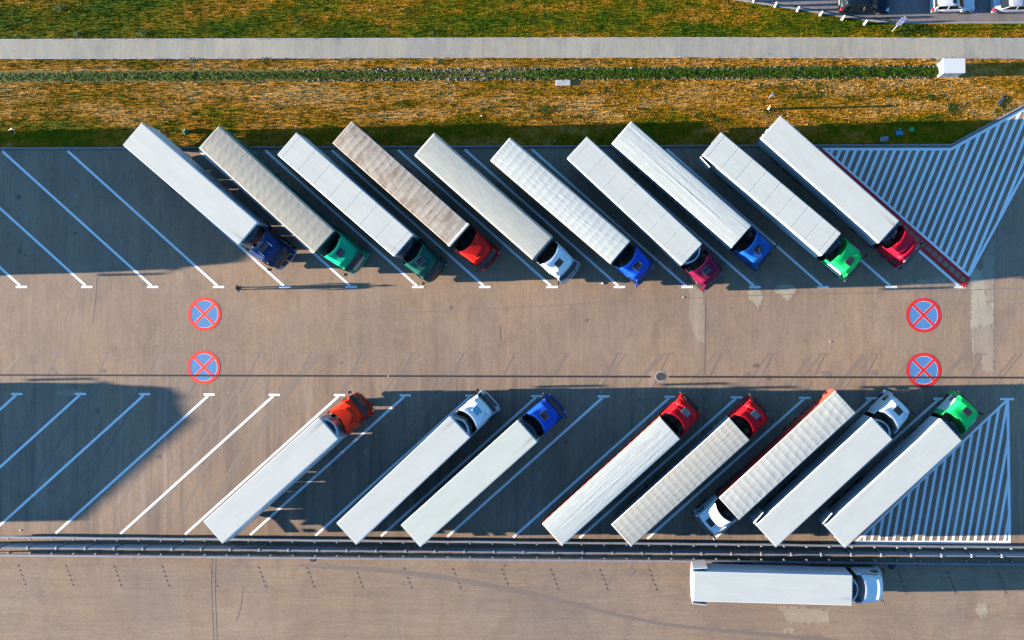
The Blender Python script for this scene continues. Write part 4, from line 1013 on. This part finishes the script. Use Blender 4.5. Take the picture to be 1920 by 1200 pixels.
def crumple(name, px, py, r, mat, label, cat, seed, flat=.5):
    rg = random.Random(seed); x, y = P(px, py); nn, mm = 12, 7; rings = []
    for j in range(mm):
        ph = math.pi*(j+.5)/mm; rings.append([(r*math.sin(ph)*math.cos(2*math.pi*i/nn)*rg.uniform(.7, 1.25), r*math.sin(ph)*math.sin(2*math.pi*i/nn)*rg.uniform(.6, 1.1), r*flat*(1-math.cos(ph))*rg.uniform(.85, 1.15)) for i in range(nn)])
    o = obj(name, MB().loft(rings), mat); o.location = (x, y, 0); tag(o, label, cat); return o
GB = simple('green_plastic_bag', (.01, .42, .12), .4); WB = simple('white_plastic_bag', (.7, .72, .72), .45)
crumple('rubbish_bag', 1709, 243.5, .26, GB, 'crumpled bright green bag in the shaded grass right of the turquoise lid', 'bag', 3)
crumple('rubbish_bag', 349, 247, .27, simple('dark_green_bag', (.005, .16, .06), .4), 'dark green bag with pale contents lying behind the navy cab lorry trailer', 'bag', 4)
crumple('paper_scrap', 347.5, 247.5, .11, simple('pale_blue_paper', (.45, .55, .75), .6), 'pale blue scrap lying on the dark green bag', 'litter', 14).location.z = .2
for k, (q, lb) in enumerate([((1040,265),'white litter scrap in the shaded grass between the royal blue and maroon lorries'),((200,140),'small white scrap caught in the left part of the hedge'),((555,236),'tiny white scrap at the grass edge above the third lorry of the upper row'),((903,217),'white flower-like scrap in the dry grass near the middle'),((1184,128),'white scrap at the upper edge of the hedge'),((1130,531),'pale litter scrap on the sunlit paving below the royal blue cab'),((1281,557),'pale stone-like scrap on the sunlit paving left of the pale strip'),((38,994),'white scrap on the sunlit strip at the far left above the guard rail'),((1687,241),'beige scrap just above the turquoise lid'),((694,19),'white scrap in the green grass near the top edge'),((1557,641),'small white scrap on paving left of the right-hand roundels'),((728,705),'tiny white scrap lying on the drain channel')]):
    crumple('litter_scrap', q[0], q[1], .065 if k not in (4, 5) else .11, WB, lb, 'litter', 20+k, .3)
x, y = P(24, 247); hp = MB(); hp.tube([(-.35, .12, .02), (-.2, .2, .1), (.1, .22, .3), (.3, .1, .3), (.32, -.12, .1), (.1, -.2, .02)], .03, 6)
o = obj('bent_hoop', hp, M_galv); o.location = (x, y, 0); tag(o, 'thin bent metal hoop lying in the shaded grass at the far left', 'hoop')
x, y = P(1790, 187); t = empty('grass_cover', *P(1877, 189), .9); tag(t, 'small grey metal hatch in the grass near the right edge', 'hatch')
obj('frame', MB().box(-.45, .45, -.2, .2, 0, .05), M_iron, t); obj('lid', MB().bbox(-.4, .4, -.16, .16, .05, .09, .02), simple('bluish_steel', (.05, .06, .075), .7, .2), t)
x, y = P(1056, 155.5); o = empty('concrete_slab', x, y, 0); tag(o, 'flat pale concrete slab lying at the lower edge of the hedge', 'slab')
obj('slab', MB().bbox(-.66, .66, -.26, .26, 0, .12, .02), M_conc, o); obj('lifting_slot', MB().box(-.06, .06, .17, .262, .10, .1215), M_iron, o)

# --- person: feet on the paving, walking towards the lower left, seen from above
def skin_obj(name, pts, edges, radii, mat, par, root=0, sub=1):
    me = bpy.data.meshes.new(name); me.from_pydata(pts, edges, []); o = bpy.data.objects.new(name, me); COL.objects.link(o); o.parent = par
    m = o.modifiers.new('skin', 'SKIN'); m.use_smooth_shade = True
    if not me.skin_vertices: return o
    for i, r in enumerate(radii):
        me.skin_vertices[0].data[i].radius = (r, r) if not hasattr(r, '__len__') else r
        me.skin_vertices[0].data[i].use_root = (i == root)
    sb = o.modifiers.new('sub', 'SUBSURF'); sb.levels = sub; sb.render_levels = sub; me.materials.append(mat); return o
px_, py_ = P(456.5, 540.8); pe = empty('person', px_, py_, math.radians(187)); tag(pe, 'person in a dark top and light trousers walking across the yard', 'person')
SK = simple('skin', (.50, .28, .18), .5, var=.03); TOP = simple('dark_top', (.012, .02, .032), .8); TRO = simple('light_trousers', (.36, .30, .27), .8); HAIR = simple('brown_hair', (.07, .028, .012), .6); SHOE = simple('pale_shoe', (.55, .50, .52), .6)
J = {}; order = []; rad = []; E_ = []
def j(n, p, r, par=None):
    J[n] = len(order); order.append(p); rad.append(r)
    if par: E_.append((J[par], J[n]))
j('pelvis', (0, 0, .96), (.15, .12)); j('waist', (.02, 0, 1.10), (.13, .11), 'pelvis'); j('chest', (.05, 0, 1.30), (.16, .12), 'waist'); j('neck0', (.05, 0, 1.46), .07, 'chest'); j('neck1', (.07, 0, 1.53), .055, 'neck0'); j('head', (.09, 0, 1.63), .092, 'neck1'); j('crown', (.09, 0, 1.71), .075, 'head')
for sg, sw in ((1, 1), (-1, -1)):
    n = 'L' if sg > 0 else 'R'
    j(n+'hip', (0, sg*.085, .90), .095, 'pelvis'); j(n+'knee', (.12*sw+.03, sg*.08, .50), .062, n+'hip'); j(n+'ankle', (.20*sw-.04, sg*.07, .10), .042, n+'knee'); j(n+'toe', (.20*sw+.14, sg*.09, .04), .035, n+'ankle')
    j(n+'sho', (.05, sg*.19, 1.42), .065, 'chest'); j(n+'elb', (-.06*sw+.0, sg*.27, 1.17), .045, n+'sho'); j(n+'wri', (.10-.10*sw, sg*.28, .96), .030, n+'elb'); j(n+'palm', (.12-.10*sw, sg*.285, .90), .032, n+'wri')
    for f in range(4):
        j(n+'f%d' % f, (.095-.10*sw+f*.02, sg*.290, .845+.004*f), .009, n+'palm'); j(n+'g%d' % f, (.115-.10*sw+f*.02, sg*.275, .800+.006*abs(f-1)), .008, n+'f%d' % f)
    j(n+'th', (.16-.10*sw, sg*.265, .87), .011, n+'palm'); j(n+'th2', (.175-.10*sw, sg*.255, .84), .009, n+'th')
skin_obj('body', order, E_, rad, SK, pe)
idx = lambda *ns: [order[J[n]] for n in ns]
skin_obj('top', idx('pelvis','waist','chest','neck0','Lsho','Lelb','Lwri','Rsho','Relb','Rwri'), [(0,1),(1,2),(2,3),(2,4),(4,5),(5,6),(2,7),(7,8),(8,9)], [(.19,.15),(.165,.145),(.20,.155),.085,.088,.066,.047,.088,.066,.047], TOP, pe)
skin_obj('trousers', idx('pelvis','Lhip','Lknee','Lankle','Rhip','Rknee','Rankle'), [(0,1),(1,2),(2,3),(0,4),(4,5),(5,6)], [(.165,.135),.112,.080,.060,.112,.080,.060], TRO, pe)
for sg, n in ((1,'L'),(-1,'R')):
    a = order[J[n+'ankle']]; b = order[J[n+'toe']]
    obj('shoe', MB().bbox(-.09, .19, -.045, .045, -.045, .05, .03), SHOE, pe, mw=Matrix.Translation((a[0], a[1]+.01*sg, .05)))
hair = MB(); rings = []
for k in range(6):
    ph = math.pi/2*k/5; rings.append([(.085+.098*math.cos(ph)*math.cos(t)-.015, .090*math.cos(ph)*math.sin(t), 1.655+.105*math.sin(ph)) for t in [i*2*math.pi/14 for i in range(14)]])
obj('hair', hair.loft(rings), HAIR, pe, smooth=True)
obj('nose', MB().cyl((.175, 0, 1.635), (.195, 0, 1.615), .012, .014, 6), SK, pe)
for sg in (-1, 1):
    obj('eye', MB().cyl((.168, sg*.032, 1.655), (.180, sg*.032, 1.655), .010, .006, 8), KW, pe); obj('ear', MB().cyl((.09, sg*.088, 1.61), (.088, sg*.10, 1.66), .014, .016, 6), SK, pe)
obj('mouth', MB().box(.172, .180, -.022, .022, 1.585, 1.592), simple('lips', (.35, .10, .09), .5), pe)

# ------------------------------------------------------------------ ditch with its plants, weeds, grass
yt, yb_ = P(960, 128)[1], P(960, 150)[1]
X0, X1 = -60, P(1757, 140)[0]
ditch = tag(obj('ditch', MB().flat([(X0, yb_), (X1, yb_), (X1, yt), (X0, yt)], .0), simple('ditch_soil', (.14, .10, .02), .9, var=.4, scale=2)), kind='structure')
def leaves(name, pts, size, mat, par=None, up=.3, rng=RNG):
    n = len(pts); a = rng.uniform(0, 2*np.pi, n); sz = size*rng.uniform(.6, 1.4, n); tl = rng.uniform(-.5, .6, n)*up
    d = np.stack([np.cos(a), np.sin(a), tl], -1); sd = np.stack([-np.sin(a), np.cos(a), rng.uniform(-.16, .16, n)], -1)
    p = np.array(pts); v0 = p; v1 = p+(d*.5+sd*.32)*sz[:, None]; v2 = p+d*sz[:, None]; v3 = p+(d*.5-sd*.32)*sz[:, None]
    V = np.stack([v0, v1, v2, v3], 1).reshape(-1, 3); Fc = np.arange(4*n).reshape(n, 4)
    return obj(name, npmesh(name, V, Fc, mat), None, par)
def leafmat(name, stops, sc=2.0):
    m, t, b = newmat(name); p = pos(t)
    n = noise(t, p, sc, 3, .6); n2 = noise(t, p, 14, 2, .7)
    c = ramp(t, mth(t, 'ADD', mth(t, 'MULTIPLY', n, .5), mth(t, 'MULTIPLY', n2, .5)), stops)
    t.links.new(c, b.inputs['Base Color']); b.inputs['Roughness'].default_value = .6; b.inputs['Specular IOR Level'].default_value = .2; return m
LEAF = leafmat('hedge_leaves', [(.30, (.010, .035, .001)), (.48, (.030, .080, .001)), (.60, (.10, .12, .001)), (.75, (.22, .12, .002))])
WEED = leafmat('weed_leaves', [(.3, (.012, .035, .001)), (.5, (.03, .06, .001)), (.7, (.07, .08, .002))])
N = 42000; xx = RNG.uniform(X0, X1, N); yy = RNG.normal((yt+yb_)/2-.05, .21, N)
dens = np.interp(xx, [P(q, 140)[0] for q in (0, 300, 500, 640, 760, 900, 980, 1060, 1200, 1400, 1560, 1757)], [.45, .55, .50, .36, .24, .13, .26, .8, .95, .7, .95, 1.0])
clump = .5+.5*np.sin(xx*1.9+np.sin(xx*.7)*3)*np.sin(xx*4.3+1)
keep = (RNG.uniform(0, 1, N) < dens*(.35+.75*clump)) & (yy > yb_-.15) & (yy < yt+.05)
xx, yy = xx[keep], yy[keep]; hh = RNG.uniform(.02, 1, len(xx))**.7*(.18+.38*np.interp(xx, [-60, P(1000,140)[0], P(1150,140)[0], X1], [.5, .35, .9, 1.25]))*(1-.6*((yy-(yt+yb_)/2)/.5)**2).clip(.1, 1)
tag(leaves('hedge', np.stack([xx, yy, hh], -1), .15, LEAF), 'low dark green hedge of leafy plants growing in the stone-lined ditch', 'hedge', kind='stuff')
# stones lining both sides of the ditch
ns = 1000; V = []; Fc = []; sx = RNG.uniform(P(560, 140)[0], X1, ns); side_ = RNG.integers(0, 3, ns)
sy = np.where(side_ == 0, yt-RNG.uniform(0, .22, ns), np.where(side_ == 1, yb_+RNG.uniform(-.02, .16, ns), RNG.uniform(yb_, yt, ns)))
ks = (side_ < 2) | (np.abs(sx-P(900, 140)[0]) < 7)
for x, y in zip(sx[ks], sy[ks]):
    r = RNG.uniform(.05, .13); n0 = len(V); k = 6; a0 = RNG.uniform(0, 1)
    rs = [r*RNG.uniform(.7, 1.2) for _ in range(k)]
    for z, f in ((-.01, 1.0), (r*.5, .75)):
        for i in range(k): V.append((x+rs[i]*f*math.cos(a0+i*2*math.pi/k), y+rs[i]*f*.8*math.sin(a0+i*2*math.pi/k), z))
    for i in range(k): Fc.append((n0+i, n0+(i+1) % k, n0+k+(i+1) % k, n0+k+i))
    Fc.append((n0+k, n0+k+1, n0+k+2, n0+k+3)); Fc.append((n0+k, n0+k+3, n0+k+4, n0+k+5))
STN = leafmat('ditch_stone', [(.3, (.07, .065, .06)), (.5, (.16, .145, .13)), (.7, (.26, .24, .22))])
o = obj('ditch_stones', npmesh('ditch_stones', np.array(V), np.array(Fc), STN), None); tag(o, 'pale grey stones edging the planted ditch', 'stones', kind='stuff')
# single weeds in the dry grass
weeds = [(1468,163,.42),(1498,180,.42),(1425,163,.30),(1441,210,.45),(1536,162,.35),(1534,177,.38),(1587,182,.25),(1656,164,.2),(1745,183,.42),(1713,184,.25),(1783,200,.5),(1786,210,.4),(1750,220,.35),(1345,226,.42),(1310,217,.35),(1137,167,.26),(1229,163,.26),(1194,157,.28),(945,190,.3),(907,206,.35),(1025,205,.5),(1085,218,.32),(998,218,.28),(752,195,.4),(113,15,.55),(146,64,.5),(268,62,.5),(765,20,.38),(815,63,.4),(560,38,.5),(1870,210,.4),(1880,200,.35),(1665,40,.3),(1695,58,.6),(1710,52,.5),(1732,57,.5),(825,115,.3),(298,115,.32),(362,113,.35),(497,114,.35),(1092,113,.28)]
for k, (wx, wy, wr) in enumerate(weeds):
    x, y = P(wx, wy); nn = int(90*(wr/.4)**2); a = RNG.uniform(0, 2*np.pi, nn); r = wr*np.sqrt(RNG.uniform(0, 1, nn))*RNG.uniform(.7, 1.1)
    pts = np.stack([r*np.cos(a), r*np.sin(a)*.8, RNG.uniform(.02, .22, nn)*(1-.6*(r/wr)**2)], -1)
    o = leaves('weed', pts, .13, WEED); o.location = (x, y, 0); tag(o, 'small clump of green weeds growing in the dry grass', 'weed', 'weed clumps dotted over the dry grass')
# grass blades
def in_lawn(x, y):
    k = ((y > np.interp(x, [q[0] for q in pt], [q[1] for q in pt])-.02) & (y < 31.5)) | ((y < np.interp(x, [q[0] for q in pb], [q[1] for q in pb])+.02) & (y > KT+.16))
    k &= ~((y > yb_-.02) & (y < yt+.02) & (x < X1+.1))
    k &= ~((x > kx0-.1) & (x < kx1+.1) & (y > ky0-.1) & (y < ky1+.1))
    lim = KY+(x-KX)*kd.y/kd.x; k &= ~((x > KX-.3) & (y < lim+.25))
    lim2 = np.interp(x, [q[0] for q in cps], [q[1] for q in cps]); k &= ~((x > cps[0][0]) & (y > lim2-.18))
    return k
N = 150000; x = RNG.uniform(-58.5, 36.5, N); y = RNG.uniform(KT, 31.5, N); k = in_lawn(x, y); x, y = x[k], y[k]; n = len(x)
hh = RNG.uniform(.03, .11, n)*(1+1.2*(RNG.uniform(0, 1, n) > .93)); a = RNG.uniform(0, 2*np.pi, n); ln = RNG.uniform(.2, .9, n)*hh; w = RNG.uniform(.012, .035, n)
b0 = np.stack([x-np.sin(a)*w, y+np.cos(a)*w, np.full(n, -.012)], -1); b1 = np.stack([x+np.sin(a)*w, y-np.cos(a)*w, np.full(n, -.012)], -1); tp = np.stack([x+np.cos(a)*ln, y+np.sin(a)*ln, hh], -1)
tag(obj('grass', npmesh('grass', np.stack([b0, b1, tp], 1).reshape(-1, 3), np.arange(3*n).reshape(n, 3), M_tuft), None), 'short dry and green grass of the verges', 'grass', kind='stuff')
